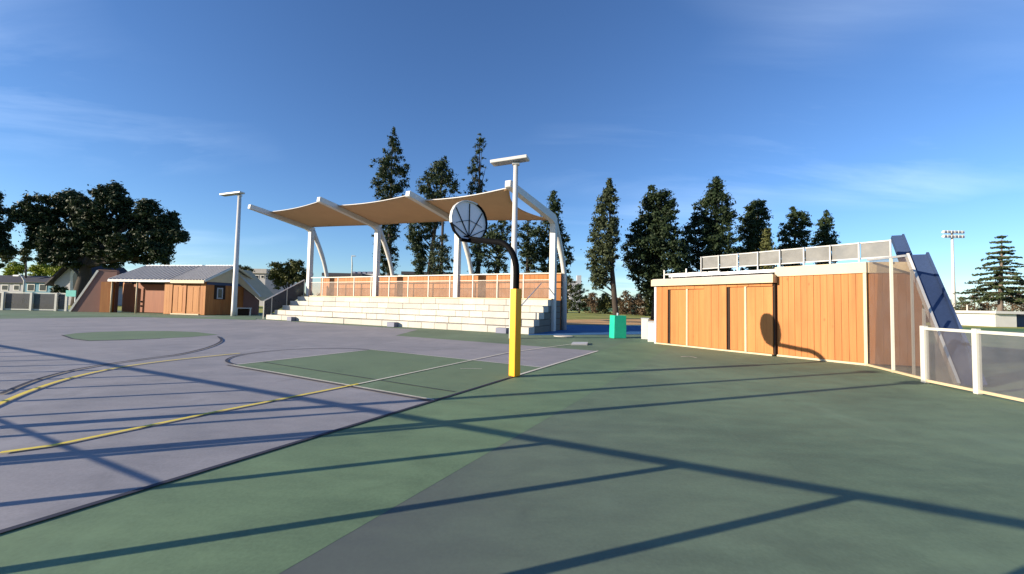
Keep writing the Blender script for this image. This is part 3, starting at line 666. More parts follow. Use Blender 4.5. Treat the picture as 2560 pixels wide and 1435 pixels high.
for k in range(3):
    (tA, xA, lA, uA), (tB, xB, lB, uB) = arms[k], arms[k+1]
    fa, fb = (.72, .93) if k < 2 else (.74, .95)
    if k == 1: fa = .74
    n_s, n_b = 18, 12; m = MB(); grid = []
    A0 = tA + uA*.12 + Bf.u*.06; B0 = tB + uB*(.12 if k < 2 else -.05) - Bf.u*.06
    for j in range(n_b+1):
        row = []
        for i in range(n_s+1):
            a = i/n_s; b = j/n_b
            pa = A0 + xA*(lA*fa)*b; pb = B0 + xB*(lB*fb)*b
            if k == 2: pb = pb - Bf.u*(.9*math.sin(math.pi*b))
            p = pa.lerp(pb, a)
            p = p + (xA*-.12)*math.sin(math.pi*a)*b - Z*(.06*math.sin(math.pi*a)*(.35+.65*b)) + Bf.n*(.18*math.sin(math.pi*a))*(1-b)
            row.append(len(m.v)); m.v.append(p)
        grid.append(row)
    for j in range(n_b):
        for i in range(n_s): m.f.append((grid[j][i], grid[j][i+1], grid[j+1][i+1], grid[j+1][i]))
    sail = m.build('shade_sail', M['canvas'], can, True)
    so_ = sail.modifiers.new('thick', 'SOLIDIFY'); so_.thickness = .012
    MB().tube([m.v[q] for q in grid[-1]], .028, 6).build('sail_hem', M['white'], sail, True)

# ------------------------------------------------------------------ lamps
def area_lamp(px, base_y, top_y, hx0, hx1, hy, label, tilt, rad, Y=None):
    g = G(px, base_y) if Y is None else Vector((at(px, base_y, Y).x, Y, 0))
    t = thing('area_lamp', g, label, 'street lamp', 'lamps on the yard')
    Yd = g.y; zt_ = zat(px+5, top_y, Yd); MB().tube([g, g + Z*.5, g + Z*zt_], [rad*1.25, rad*1.2, rad*.8], 12).build('pole', M['white'], t, True)
    p0 = at(hx0, hy+tilt, Yd); p1 = at(hx1, hy-tilt, Yd-.25); c = (p0+p1)/2
    c = Vector((c.x, g.y, zt_+.18)); ux = Vector((p1.x-p0.x, -.5, 0)).normalized(); ln = (p1.x-p0.x); uy = Vector((-ux.y, ux.x, 0))
    ux = (ux + Z*.06).normalized(); uz = ux.cross(uy)
    MB().cbox(c, ux*ln*.5, uy*.26, uz*.075).build('head', M['white'], t, bevel=.03)
    MB().cbox(c - uz*.085, ux*ln*.40, uy*.19, uz*.008).build('lens', M['lampgrey'], t)
    MB().cbox(Vector((g.x, g.y, zt_+.04)), (.16, 0, 0), (0, .12, 0), (0, 0, .05)).build('bracket', M['white'], t, bevel=.01)
    return t
area_lamp(584, 790, 490, 549, 607, 482, 'white lamp post with a flat wide head beside the small left shed', 5, .17)
area_lamp(1281, 846, 412, 1227, 1323, 401, 'white lamp post with a flat head rising behind the basketball pole', 7, .125)

# ------------------------------------------------------------------ tall post and rail fence on the sunny side, left of and behind the camera (its shadow crosses the court)
TE = math.tan(R_(SUN_EL)); FH = 1.75
ru = Vector((math.sin(R_(115.3)), math.cos(R_(115.3)), 0))
f0 = Vector((.46, 4.31, 0)) - SH*(FH/TE)
bf = thing('court_fence', f0, 'tall grey post and rail fence along the sunny side of the court', 'fence')
for k in range(-20, 7):
    q = f0 + ru*(1.27*k); MB().tube([q, q + Z*FH], .042, 8).build('post', M['galv'], bf, True)
for z, r in ((FH, .034), (FH-.86, .013), (.1, .03)):
    MB().tube([f0 - ru*1.27*20.3 + Z*z, f0 + ru*1.27*(0 if .5 < z < FH-.1 else 6.3) + Z*z], r, 8).build('rail', M['galv'], bf, True)
def on_fence(p):                                   # where the thing casting a shadow through p stands on the fence line
    nrm = Vector((-ru.y, ru.x, 0)); k = (p - f0).dot(nrm)/SH.dot(nrm); return p - SH*k
for p, e, lab in ((G(0, 1062), G(2200, 936), 'tall light pole standing farther along the court fence'), (G(960, 1061), G(2300, 962), 'tall light pole standing nearer along the court fence')):
    q = on_fence(p) + Vector((-.1, -.15, 0)); hh = (e - q).dot(SH)*TE
    t = thing('light_pole', q, lab, 'light pole', 'light poles behind the camera'); MB().tube([q, q + Z*hh], [.09, .055], 10).build('pole', M['galv'], t, True)
    MB().cbox(q + Z*(hh+.05), (.12, 0, 0), (0, .12, 0), (0, 0, .06)).build('lamp_head', M['galv'], t)

# ------------------------------------------------------------------ left shed
S = Frame(G(283, 781), G(511, 788))
S2 = Frame(S.p(S.L), S.p(S.L) + Vector((math.sin(R_(13)), math.cos(R_(13)), 0))*5.0)
ls = thing('small_plank_shed', S.p(S.L/2, -2.4), 'small orange shed with grey ribbed metal roof on the far left', 'shed')
HS = S.hit(505, 704)[1]; tm = S.hit(410, 745)[0]
hx = lambda px, d=0: S.hit(px, 745, d)[0]
m = MB(); S.box(m, tm+.05, S.L-.06, -4.9, -.08, 0, HS-.02); m.build('carcass', M['gap'], ls)
m = MB(); S.box(m, .3, tm+.04, -4.9, -1.2, 0, HS-.02); m.build('carcass', M['gap'], ls)
planks(S, tm, hx(430), .0, .02, HS-.05, 3, M['woodpale'], ls, .015); planks(S, hx(500), S.L, .0, .02, HS-.05, 2, M['woodpale'], ls, .015)
planks(S, hx(430), hx(500), .0, S.hit(460, 711)[1], HS-.05, 6, M['woodpale'], ls, .015)
for a, b in ((431, 458), (465, 499)):
    d_ = fpiece(S, 'door', M['woodpale'], ls, hx(a)+.03, hx(b)-.03, -.09, -.03, .1, S.hit(460, 713)[1])
    for k in range(2): fpiece(S, 'door_panel', M['woodpale'], d_, hx(a)+.12+k*(hx(b)-hx(a)-.2)/2, hx(a)+.12+(k+1)*(hx(b)-hx(a)-.2)/2-.04, -.028, -.012, .25, S.hit(460, 713)[1]-.15)
fpiece(S, 'mullion', M['wood'], ls, hx(458)-.02, hx(465)-.0, -.10, .02, .1, S.hit(460, 712)[1])
fpiece(S, 'threshold', M['cream'], ls, hx(430), hx(500), -.05, .08, 0, .09)
# recessed left part
planks(S, .3, hx(308, -1.2), -1.13, .02, HS-.1, 2, M['wood'], ls); planks(S, hx(346, -1.2), hx(352, -1.2), -1.13, .02, HS-.1, 1, M['woodshade'], ls)
d_ = fpiece(S, 'door', M['woodshade'], ls, hx(310, -1.2), hx(345, -1.2), -1.19, -1.12, .05, HS-.25)
d_ = fpiece(S, 'door', M['woodshade'], ls, hx(352, -1.2), tm-.02, -1.19, -1.10, .05, HS-.25)
for z in (.55, .95): fpiece(S, 'handle', M['black'], d_, hx(355, -1.2), hx(359, -1.2), -1.098, -1.04, z, z+.14)
for px in (283.5, 346): MB().tube([S.p(hx(px), .15, 0), S.p(hx(px), .15, HS-.02)], .07, 8).build('porch_post', M['cream'], ls, True)
# side wall in shade with a small window
planks(S2, .02, S2.L, .0, .02, HS, 14, M['wood'], ls)
wt0, wz0 = S2.hit(541, 747); wt1, wz1 = S2.hit(557, 720)
wd = fpiece(S2, 'window', M['stucco'], ls, wt0, wt1, .005, .05, wz0, wz1)
fpiece(S2, 'pane', M['glass'], wd, wt0+.1, wt1-.1, .052, .06, wz0+.1, wz1-.1); fpiece(S2, 'sill', M['gap'], wd, wt0-.25, wt1+.25, .003, .02, wz0-.05, wz1+.3)
# roof: two ribbed sections, eave fascias, gable end
rd = -2.5; zr = zat(577, 667, S.p(S.L, rd).y)
def roof_pt(t, f): return S.p(t, .35 + (rd-.35)*f, HS + .02 + (zr - HS)*f)
for t0, t1, nm in ((-.25, tm+1.1, 15), (tm+1.12, S.L+.25, 11)):
    sk = -.0; m = MB(); up_ = Z*.06
    a, b, c, d = roof_pt(t0, 0), roof_pt(t1, 0), roof_pt(t1, 1), roof_pt(t0+(.0 if t0 > 0 else .35), 1)
    m.prism([a, b, c, d], [a+up_, b+up_, c+up_, d+up_])
    a2, b2 = S.p(t0, -5.35, HS), S.p(t1, -5.35, HS); m.prism([a2, b2, c, d], [a2+up_, b2+up_, c+up_, d+up_])
    r = m.build('roof', M['roof'], ls)
    for k in range(nm+1):
        f = k/nm; p = a.lerp(b, f) + up_*1.5; q = d.lerp(c, f) + up_*1.5; MB().bar(p, q, .09, .14).build('roof_rib', M['roofrib'], r)
    fpiece(S, 'eave_fascia', M['cream'] if t0 > 0 else M['white'], ls, t0, t1, .352, .42, HS-(.16 if t0 > 0 else .08), HS+.1)
    MB().bar(roof_pt(t0+.3, 1)+Z*.1, roof_pt(t1, 1)+Z*.1, .2, .06).build('ridge_cap', M['galv'], ls)
gp = [S.p(S.L+.05, .2, HS), S.p(S.L+.05, -5.1, HS), S.p(S.L+.05, rd, zr-.12)]
MB().prism(gp, [v + S.u*.06 for v in gp]).build('gable', M['cream'], ls)
fpiece(S2, 'soffit_band', M['navy'], ls, .05, S2.L*.9, .004, .05, HS-.25, HS-.02)
for e in ((.38, HS+.04), (-5.4, HS+.04)):
    MB().bar(S.p(S.L+.3, e[0], e[1]), S.p(S.L+.3, rd, zr+.05), .12, .16).build('barge_board', M['cream'] if e[0] < 0 else M['galv'], ls)
# sloping cream side sheet at the right of the shed
Ys = S2.p(3.2).y
qa = [at(583, 672, Ys), at(652, 743, Ys), at(652, 752, Ys), at(600, 712, Ys), at(583, 705, Ys)]
sw = thing('sloping_side_sheet', (qa[1].x, Ys, 0), 'cream sloping side sheet falling from the small shed gable behind the lamp post', 'awning')
MB().prism(qa, [v + Vector((.4, 1.9, 0)) for v in qa]).build('sheet', M['cream'], sw)
MB().bar(qa[0] + Z*.06, qa[1] + Z*.06, .10).build('edge_trim', M['galv'], sw)
lw = [at(604, 716, Ys+.5), at(646, 751, Ys+.5)]
lw += [Vector((lw[1].x, Ys+.5, 0)), Vector((lw[0].x, Ys+.5, 0))]
MB().prism(lw, [v + Vector((0, .15, 0)) for v in lw]).build('lower_wall', M['pink'], sw)
MB().tube([Vector((qa[1].x, Ys+.9, 0)), Vector((qa[1].x, Ys+.9, qa[1].z))], .06).build('stay_post', M['galv'], sw)
# pink wing wall at its left
PW_ = Frame(G(176, 779), G(286, 780.5)); pk = thing('pink_wing_wall', PW_.p(PW_.L/2), 'pinkish stucco wing wall with slanted left edge beside the small shed', 'wall')
q = [(0, 0), (PW_.L, 0), (PW_.L, PW_.hit(290, 678)[1]), (PW_.hit(246, 676)[0], PW_.hit(246, 676)[1])]
MB().prism([PW_.p(t, 0, z) for t, z in q], [PW_.p(t, -.35, z) for t, z in q]).build('wall_face', M['pink'], pk)
MB().bar(PW_.p(-.03, .02, .02), PW_.p(q[3][0], .02, q[3][1]), .10, .16).build('edge_cap', M['fencewhite'], pk)
MB().bar(PW_.p(q[3][0], -.1, q[3][1]+.05), PW_.p(q[2][0], -.1, q[2][1]+.05), .3, .08).build('top_cap', M['pink'], pk)
g = PW_.hit(262, 745)[0]; MB().box(PW_.p(g, .02, 0), PW_.u*(PW_.L-g-.05), PW_.n*.5, Z*PW_.hit(270, 705)[1]).build('orange_pier', M['wood'], pk)
# bench by the lamp
fr = Frame(G(592, 789), G(612, 789)); tb = thing('metal_bench', fr.p(.3), 'small dark bench standing behind the left lamp post', 'bench')
fpiece(fr, 'seat', M['galv'], tb, -.1, fr.L+.5, -.5, 0, .62, .68)
for t in (0, fr.L+.4):
    for d in (-.45, -.05): fpiece(fr, 'leg', M['galv'], tb, t-.04, t+.04, d-.03, d+.03, 0, .618)
fpiece(fr, 'back_panel', M['gap'], tb, 0, fr.L+.3, -.6, -.55, .0, .6)
# left fence with dark screens
F = Frame(G(-120, 773), G(178, 778)); hF = F.hit(82, 731)[1]
lfc = thing('screened_fence', F.p(F.L/2), 'white post fence with dark screens along the far left edge of the yard', 'fence')
tp = [F.hit(px, 755)[0] for px in (-118, -55, 10, 81, 143, 169)]
for k, t in enumerate(tp):
    fpiece(F, 'post', M['fencewhite'], lfc, t-.09, t+.09, .02, .16, 0, hF)
    if k < 5: fpiece(F, 'screen_panel', M['screendark'], lfc, t+.09, tp[k+1]-.09, 0, .012, .15, hF-.12)
fpiece(F, 'top_rail', M['fencewhite'], lfc, 0, tp[-1], -.06, .015, hF-.1, hF)
fpiece(F, 'bottom_rail', M['fencewhite'], lfc, 0, tp[-1], -.06, .015, .04, .14)
sg_ = at(176, 740, 37.0); t = thing('teal_sign', (sg_.x, 37.0, 0), 'small teal sign board fixed at the left fence end', 'sign')
a, b = at(164, 741, 37.0), at(190, 726, 37.0); MB().box((a.x, 37.0, a.z), (b.x-a.x, 0, 0), (0, .05, 0), (0, 0, b.z-a.z)).build('panel', M['teal'], t)
for x in (a.x+.1, b.x-.15): MB().box((x, 37.06, 0), (.06, 0, 0), (0, .06, 0), (0, 0, b.z)).build('leg', M['galv'], t)

# ------------------------------------------------------------------ street and buildings behind
def px_box(m, xa, xb, yt, yb, Y, dep):
    a = at(xa, yb, Y); b = at(xb, yt, Y); m.box((a.x, Y, a.z), (b.x-a.x, 0, 0), (0, dep, 0), (0, 0, b.z-a.z)); return m
def house(name, label, Y, xa, xb, ywall, yroof, wall, roof, wins=(), dep=9, cat='house', pitch=True):
    a = at(xa, ywall, Y); b = at(xb, ywall, Y); c = thing(name, ((a.x+b.x)/2, Y, 0), label, cat); zw = a.z; zr_ = at((xa+xb)/2, yroof, Y).z
    wl_ = MB().box((a.x, Y, 0), (b.x-a.x, 0, 0), (0, dep, 0), (0, 0, zw)).build('wall', M[wall], c)
    o = .4
    if pitch:
        lo = [Vector((a.x-o, Y-o, zw)), Vector((b.x+o, Y-o, zw)), Vector((b.x+o, Y+dep+o, zw)), Vector((a.x-o, Y+dep+o, zw))]
        m = MB(); rA, rB = Vector((a.x+1, Y+dep/2, zr_)), Vector((b.x-1, Y+dep/2, zr_)); e = Z*.12
        m.prism(lo, [v + e for v in lo]); n = len(m.v); m.v += [v + e*1.02 for v in lo] + [rA, rB]
        m.f += [(n, n+1, n+5, n+4), (n+2, n+3, n+4, n+5), (n+1, n+2, n+5), (n+3, n, n+4)]; m.build('roof', M[roof], c)
    else:
        MB().box((a.x-o, Y-o, zw), (b.x-a.x+2*o, 0, 0), (0, dep+2*o, 0), (0, 0, max(.3, zr_-zw))).build('roof', M[roof], c)
    for x0, x1, y0, y1 in wins:
        p, q = at(x0, y1, Y), at(x1, y0, Y); f = MB().box((p.x, Y-.06, p.z), (q.x-p.x, 0, 0), (0, .05, 0), (0, 0, q.z-p.z)).build('window', M['white'], c)
        MB().box((p.x+.12, Y-.08, p.z+.12), (q.x-p.x-.24, 0, 0), (0, .015, 0), (0, 0, q.z-p.z-.24)).build('pane', M['glass'], f)
    return c
house('low_house', 'low dark roofed house behind the screened fence at the left edge', 72, -160, 62, 704, 684, 'stucco', 'roofdark', ((4, 22, 712, 726), (-60, -30, 708, 728), (34, 50, 712, 726)))
house('blue_house', 'dark roofed blue walled house behind the fence, between the lamp and the gable house', 66, 62, 140, 706, 686, 'bluewall', 'roofdark', ((68, 88, 710, 728), (98, 118, 710, 728)))
# gable house with arched front
Yg = 60; gh = thing('gable_house', at(180, 745, Yg).xy.to_3d(), 'steep dark gabled house with a white arched window bay beside the oak trunk', 'house')
pa = [at(136, 705, Yg), at(180, 663, Yg), at(222, 703, Yg)]; base = [Vector((pa[2].x, Yg, 0)), Vector((pa[0].x, Yg, 0))]
MB().prism(pa + base, [v + Vector((0, 8, 0)) for v in pa + base]).build('wall', M['stucco'], gh)
for i in (0, 2): 
    e = (pa[i]-pa[1]).normalized()*.9
    MB().prism([pa[1]+Vector((0, -.7, .05)), pa[i]+e+Vector((0, -.7, .05)), pa[i]+e+Vector((0, 8, .05)), pa[1]+Vector((0, 8, .05))], [pa[1]+Vector((0, -.7, .4)), pa[i]+e+Vector((0, -.7, .4)), pa[i]+e+Vector((0, 8, .4)), pa[1]+Vector((0, 8, .4))]).build('roof', M['roofdark'], gh)
def arch(x0, x1, yb, ys, yt, Y, dep, name, mat, par):
    pts = [at(x0, yb, Y), at(x1, yb, Y)]; 
    for k in range(9):
        a = k/8*math.pi; pts.append(at((x0+x1)/2 + (x1-x0)/2*math.cos(a), ys - (ys-yt)*math.sin(a), Y))
    return MB().prism(pts, [p + Vector((0, dep, 0)) for p in pts]).build(name, M[mat], par)
ar = arch(175, 199, 728, 690, 672, Yg-.5, .45, 'arched_bay', 'white', gh); arch(182, 193, 722, 692, 682, Yg-.56, .05, 'window', 'glass', ar)
house('round_roof_building', 'grey two storey building behind the small shed roof', 85, 618, 664, 683, 672, 'stucco', 'roof', ((622, 632, 688, 696), (638, 648, 688, 696), (652, 661, 688, 696)), 12, 'building', False)
house('flat_roof_building', 'low beige flat roofed building seen above the left bleacher railing', 75, 812, 902, 690, 683, 'cream', 'roofdark', ((820, 840, 692, 700),), 12, 'building', False)
hv = house('long_school_building', 'long low building with white roof edge seen above the bleacher railing', 90, 850, 1000, 690, 685, 'stucco', 'white', ((900, 930, 692, 700),), 14, 'building', False)
for x0, x1 in ((878, 888), (894, 902), (906, 914), (918, 930)):
    m = MB(); px_box(m, x0, x1, 679, 684.6, 90.5, 2); m.build('roof_unit', M['stepgrey'], hv)
house('low_annex', 'low dark annex behind the plank wall at the middle of the bleachers', 70, 1010, 1130, 686, 680, 'stucco', 'roofdark', (), 8, 'building', False)
house('white_field_shed', 'white shed standing on the far field at the right edge', 46, 2488, 2541, 784, 781, 'white', 'white', (), 5, 'shed', False)
house('navy_field_shed', 'dark navy shed on the far field behind the white one', 47.5, 2543, 2640, 788, 785, 'navy', 'roofdark', (), 5, 'shed', False)
house('distant_tower_building', 'small distant grey building with a chimney between the canopy and the trees', 150, 1425, 1452, 705, 702, 'stucco', 'roof', (), 10, 'building', False)
p = at(1448.5, 705, 149); tag(MB().box((p.x-.8, 149.5, 0), (1.6, 0, 0), (0, 1.6, 0), (0, 0, zat(1448, 688, 149))).build('chimney_stack', M['stucco']), 'slim grey chimney stack rising behind the far hedge', 'chimney')
# red-brown track fence line on the far field
a, b = at(2330, 806, 62), at(2560, 806, 62)
tf = thing('track_fence', (a.x+10, 62, 0), 'long low reddish barrier along the far edge of the field', 'fence')
MB().box((a.x-4, 62, 0), (b.x-a.x+24, 0, 0), (0, .3, 0), (0, 0, 1.1)).build('barrier', M['redroof'], tf)
# street lamps and poles far away
def curved_lamp(name, px, yb, Y, ytop, xarm, label):
    b = at(px, yb, Y); b.z = 0; tp_ = at(px, ytop, Y); c = thing(name, b, label, 'street lamp'); e = at(xarm, ytop-1, Y)
    MB().tube([b, Vector((b.x, Y, tp_.z*.85)), tp_ + Z*-.15 + Vector(((e.x-b.x)*.15, 0, 0)), tp_.lerp(e, .5) + Z*.12, e], [.11, .09, .07, .06, .05], 8).build('pole', M['fencewhite'], c, True)
    MB().cbox(e, (.32, 0, 0), (0, .15, 0), (0, 0, .07)).build('lamp_head', M['galv'], c)
curved_lamp('street_lamp', 59, 735, 46, 690, 43, 'white curved street lamp behind the screened fence')
curved_lamp('parking_lamp', 879, 700, 62, 641, 884, 'thin dark parking lamp seen through the canopy between its left posts')
b = at(1103, 700, 48); b.z = 0; up_ = MB().tube([b, Vector((b.x, 48, zat(1103, 548, 48)))], [.2, .15], 10).build('utility_pole', M['bark'], None, True); tag(up_, 'dark straight utility pole among the pines behind the canopy', 'pole')
# stadium light
Yl = 78; b = at(2386, 800, Yl); b.z = 0; t = thing('field_light_mast', b, 'tall field floodlight mast with two rows of lamps at the far right', 'floodlight')
zt_ = zat(2388, 580, Yl); MB().tube([b, Vector((b.x, Yl, zt_))], [.32, .18], 10).build('mast', M['white'], t, True)
for r, yy in enumerate((581, 592)):
    z = zat(2386, yy, Yl); MB().cbox((b.x, Yl, z), (2.0, 0, 0), (0, .08, 0), (0, 0, .10)).build('crossarm', M['white'], t)
    for k in range(6):
        MB().cbox((b.x-1.75+k*.7, Yl-.28, z+.02), (.26, 0, 0), (0, .17, 0), (0, 0, .28)).build('floodlight_head', M['white'], t, bevel=.04)
        MB().cbox((b.x-1.75+k*.7, Yl-.47, z-.06), (.2, 0, 0), (0, .01, 0), (0, 0, .16)).build('lens', M['stepgrey'], t)
b = at(2419, 805, 60); b.z = 0; tag(MB().tube([b, Vector((b.x, 60, zat(2419, 762, 60)))], .09).build('field_post', M['fencewhite'], None, True), 'thin pale post standing on the field right of the floodlight mast', 'post')

# ------------------------------------------------------------------ trees
def blob_tree(name, label, Y, blobs, trunk, mat, per=70, size=.22, cl=.9, group=None, cat='tree', trunk_r=.5, bark='bark', dens=1.0, flat=.75):
    base = at(trunk[0][0], 760, Y); base.z = 0; t = thing(name, base, label, cat, group); cen, rad = [], []; dens *= 1.5; cl *= .60; size *= .5; per *= 2.8
    for (x, y, r) in blobs:
        c = at(x, y, Y); R = r*c.y/1000; c = c + Vector((0, RNG.uniform(-.5, .5)*R, 0)); k = int(max(5, 11*(R**1.35)*dens))
        d = RNG.normal(size=(k, 3)); d /= np.linalg.norm(d, axis=1)[:, None]
        for q in d:
            cr = cl*RNG.uniform(.5, 1.2); rr = max(0, R-cr*.85)*(RNG.random()**.35)
            cen.append((c.x+q[0]*rr, c.y+q[1]*rr, max(cr*.5, c.z+q[2]*rr*.95))); rad.append(cr)
    C, N, S_ = clumps_to_leaves(cen, rad, per, size, flat); leaf_obj('crown', C, N, S_, M[mat], t)
    pts = [base - Z*.1] + [at(px, py, Y) for px, py in trunk]; n = len(pts); m = MB()
    m.tube(pts, [trunk_r*(1.3-1.1*i/(n-1)) for i in range(n)], 10)
    for (x, y, r) in blobs:
        c = at(x, y, Y); s_ = pts[min(n-1, max(1, n//2))]; m.tube([s_, s_.lerp(c, .45)+Z*.4, c], [trunk_r*.45, trunk_r*.28, trunk_r*.08], 6)
    m.build('trunk', M[bark], t, True); return t
BIG = [(100, 545, 42), (130, 525, 48), (165, 510, 42), (172, 487, 22), (84, 580, 28), (110, 600, 50), (160, 590, 62), (215, 570, 60), (215, 520, 34), (262, 490, 30), (285, 475, 26), (300, 505, 36),
       (265, 545, 62), (320, 555, 56), (372, 520, 30), (380, 560, 52), (415, 555, 36), (430, 590, 30), (455, 592, 20), (400, 610, 46), (340, 620, 50), (270, 625, 60), (200, 635, 50), (140, 640, 36), (78, 612, 16), (420, 640, 30), (370, 648, 22)]
blob_tree('oak_tree', 'huge dark spreading oak behind the small left shed', 58, BIG, [(206, 735), (212, 700), (214, 665), (235, 620), (262, 560)], 'oak', 46, .30, 1.25, 'trees round the yard', trunk_r=.95)
blob_tree('oak_tree', 'dark oak cut off by the left edge of the photo', 56, [(-70, 540, 60), (-32, 520, 42), (-12, 490, 20), (-24, 580, 42), (0, 605, 28), (24, 626, 20), (-50, 620, 50), (-100, 570, 60)], [(-40, 735), (-38, 660), (-40, 580)], 'oak', 46, .30, 1.2, 'trees round the yard', trunk_r=.7)
for xx, yy, r, lab in ((45, 668, 20, 'lime green shrubby tree left of the white street lamp'), (100, 670, 24, 'lime green bushy tree above the blue house roof'), (150, 668, 18, 'lime green tree top beside the dark gable')):
    blob_tree('lime_tree', lab, 92, [(xx-r*.6, yy+6, r*.7), (xx, yy, r*.9), (xx+r*.7, yy+4, r*.7), (xx, yy+20, r)], [(xx, 735), (xx, 690)], 'lime', 60, .26, 1.0, 'lime trees behind the houses', trunk_r=.25)
blob_tree('pale_tree', 'pale green slender tree between the two dark oaks', 75, [(66, 630, 14), (70, 615, 10), (62, 648, 12), (12, 640, 20), (2, 660, 18)], [(64, 735), (65, 660), (66, 630)], 'olive', 60, .25, .9, trunk_r=.2)
blob_tree('dark_shrub', 'dark round shrub in front of the gable house', 55, [(145, 720, 14), (160, 726, 12), (132, 728, 10)], [(147, 745), (147, 722)], 'oak', 60, .2, .7, cat='shrub', trunk_r=.1)
blob_tree('round_tree', 'round dark green tree left of the canopy posts', 62, [(700, 672, 24), (725, 665, 24), (748, 668, 22), (760, 685, 20), (690, 690, 22), (722, 692, 28), (750, 700, 22), (700, 710, 20)], [(722, 745), (722, 690)], 'olive', 70, .22, .9, 'trees round the yard', trunk_r=.3)
blob_tree('hill_tree', 'green tree top behind the small shed ridge right of the left lamp post', 80, [(596, 672, 14), (612, 672, 12), (626, 676, 8)], [(605, 745), (605, 685)], 'olive', 60, .25, .9, trunk_r=.25)
PN = 'tall pines behind the bleachers and shed'
profile_tree('pine_tree', 'tallest pine with pointed crown behind the middle canopy sail', 'tree', PN, 56, [(320, 981, 988), (345, 972, 996), (375, 958, 1006), (400, 945, 1014), (415, 922, 1026), (445, 930, 1022), (465, 922, 1026), (490, 935, 1015), (520, 945, 1000), (560, 948, 1000), (590, 930, 1000), (640, 935, 998), (688, 950, 996)], (973, 982), 'pine', 120, 1.0, 62, .2)
profile_tree('pine_tree', 'dense rounded pine behind the third canopy arm', 'tree', PN, 52, [(393, 1108, 1118), (405, 1085, 1122), (430, 1060, 1135), (455, 1040, 1146), (480, 1045, 1152), (520, 1050, 1150), (560, 1020, 1110), (590, 1010, 1080), (620, 1015, 1075), (660, 1030, 1070), (690, 1035, 1060)], (1060, 1112), 'pine', 115, 1.0, 62, .2)
profile_tree('pine_tree', 'thin pine with a bare spiky top left of the central lamp head', 'tree', PN, 55, [(337, 1196, 1204), (350, 1190, 1212), (365, 1182, 1216), (380, 1188, 1208), (395, 1178, 1214), (420, 1168, 1218), (450, 1156, 1222), (480, 1158, 1218), (540, 1160, 1215), (600, 1165, 1210), (690, 1172, 1206)], (1194, 1199), 'pine', 70, .8, 60, .18)
profile_tree('pine_tree', 'low spreading pine seen through the gooseneck pole', 'tree', PN, 44, [(550, 1245, 1285), (570, 1215, 1310), (595, 1180, 1320), (620, 1170, 1300), (650, 1185, 1290), (680, 1215, 1270)], (1228, 1262), 'pine', 60, .8, 62, .18)
profile_tree('pine_tree', 'dark pine right behind the right canopy post', 'tree', PN, 47, [(480, 1378, 1392), (500, 1368, 1402), (530, 1362, 1406), (560, 1330, 1408), (590, 1320, 1425), (620, 1318, 1432), (650, 1322, 1436), (680, 1330, 1425), (710, 1345, 1415), (735, 1360, 1408)], (1388, 1386), 'pine', 110, .9, 66, .2)
profile_tree('pine_tree', 'slim pine between the central lamp post and right canopy post', 'tree', PN, 50, [(545, 1312, 1330), (570, 1302, 1338), (610, 1298, 1342), (650, 1296, 1345), (690, 1300, 1340)], (1320, 1320), 'pine', 40, .8, 66, .18)
profile_tree('pale_pine', 'pale thin foliage of a young pine under the middle sail', 'tree', PN, 42, [(590, 1085, 1120), (620, 1070, 1132), (650, 1060, 1138), (685, 1070, 1130)], (1098, 1100), 'pale', 34, .7, 60, .16, trunk_r=.15)
profile_tree('column_pine', 'leaning column shaped pine with forked trunk left of the plank shed', 'tree', PN, 44, [(450, 1517, 1528), (475, 1510, 1542), (500, 1488, 1548), (530, 1482, 1546), (560, 1474, 1550), (600, 1466, 1552), (640, 1464, 1550), (670, 1464, 1535), (700, 1474, 1530), (720, 1480, 1512)], (1541, 1524), 'pale', 120, .9, 62, .19, trunk_r=.33)
profile_tree('broad_pine', 'broad dark pine with a pale top left of the shed roof railing', 'tree', PN, 46, [(468, 1622, 1632), (485, 1612, 1680), (500, 1604, 1688), (530, 1596, 1698), (560, 1578, 1698), (590, 1560, 1712), (620, 1548, 1724), (650, 1556, 1730), (690, 1570, 1735), (720, 1590, 1740), (735, 1600, 1690)], (1640, 1650), 'oak', 190, 1.1, 62, .22, 'bark', .5)
profile_tree('broad_pine', 'tall dark pine with leafy side branch behind the left part of the railing', 'tree', PN, 48, [(445, 1786, 1796), (465, 1768, 1812), (490, 1762, 1814), (510, 1735, 1838), (540, 1732, 1838), (570, 1706, 1830), (600, 1700, 1842), (630, 1705, 1850), (660, 1710, 1850), (720, 1720, 1840)], (1785, 1790), 'oak', 165, 1.05, 62, .22, 'bark', .5)
profile_tree('dome_pine', 'dark dome topped pine behind the middle of the railing', 'tree', PN, 52, [(505, 1880, 1912), (520, 1858, 1920), (545, 1846, 1924), (580, 1840, 1926), (620, 1844, 1930), (650, 1850, 1940), (720, 1860, 1930)], (1885, 1895), 'oak', 110, 1.0, 66, .22)
profile_tree('twin_pine', 'twin peaked dark pine right of the dome topped pine', 'tree', PN, 55, [(520, 1976, 1984), (540, 1966, 2020), (560, 1952, 2024), (590, 1944, 2026), (620, 1946, 2024), (650, 1950, 2020), (720, 1960, 2010)], (1985, 1990), 'oak', 85, .95, 66, .22)
profile_tree('small_pine', 'small pointed pine farthest right behind the railing', 'tree', PN, 58, [(527, 2062, 2070), (550, 2050, 2080), (580, 2036, 2088), (610, 2028, 2092), (640, 2030, 2090), (720, 2040, 2080)], (2060, 2065), 'oak', 66, .9, 66, .22)
profile_tree('young_shrub_tree', 'olive young tree just behind the railing between dark pines', 'tree', PN, 36, [(575, 1912, 1922), (610, 1900, 1935), (640, 1895, 1950), (690, 1900, 1960)], (1920, 1918), 'olive', 36, .6, 70, .15, trunk_r=.12)
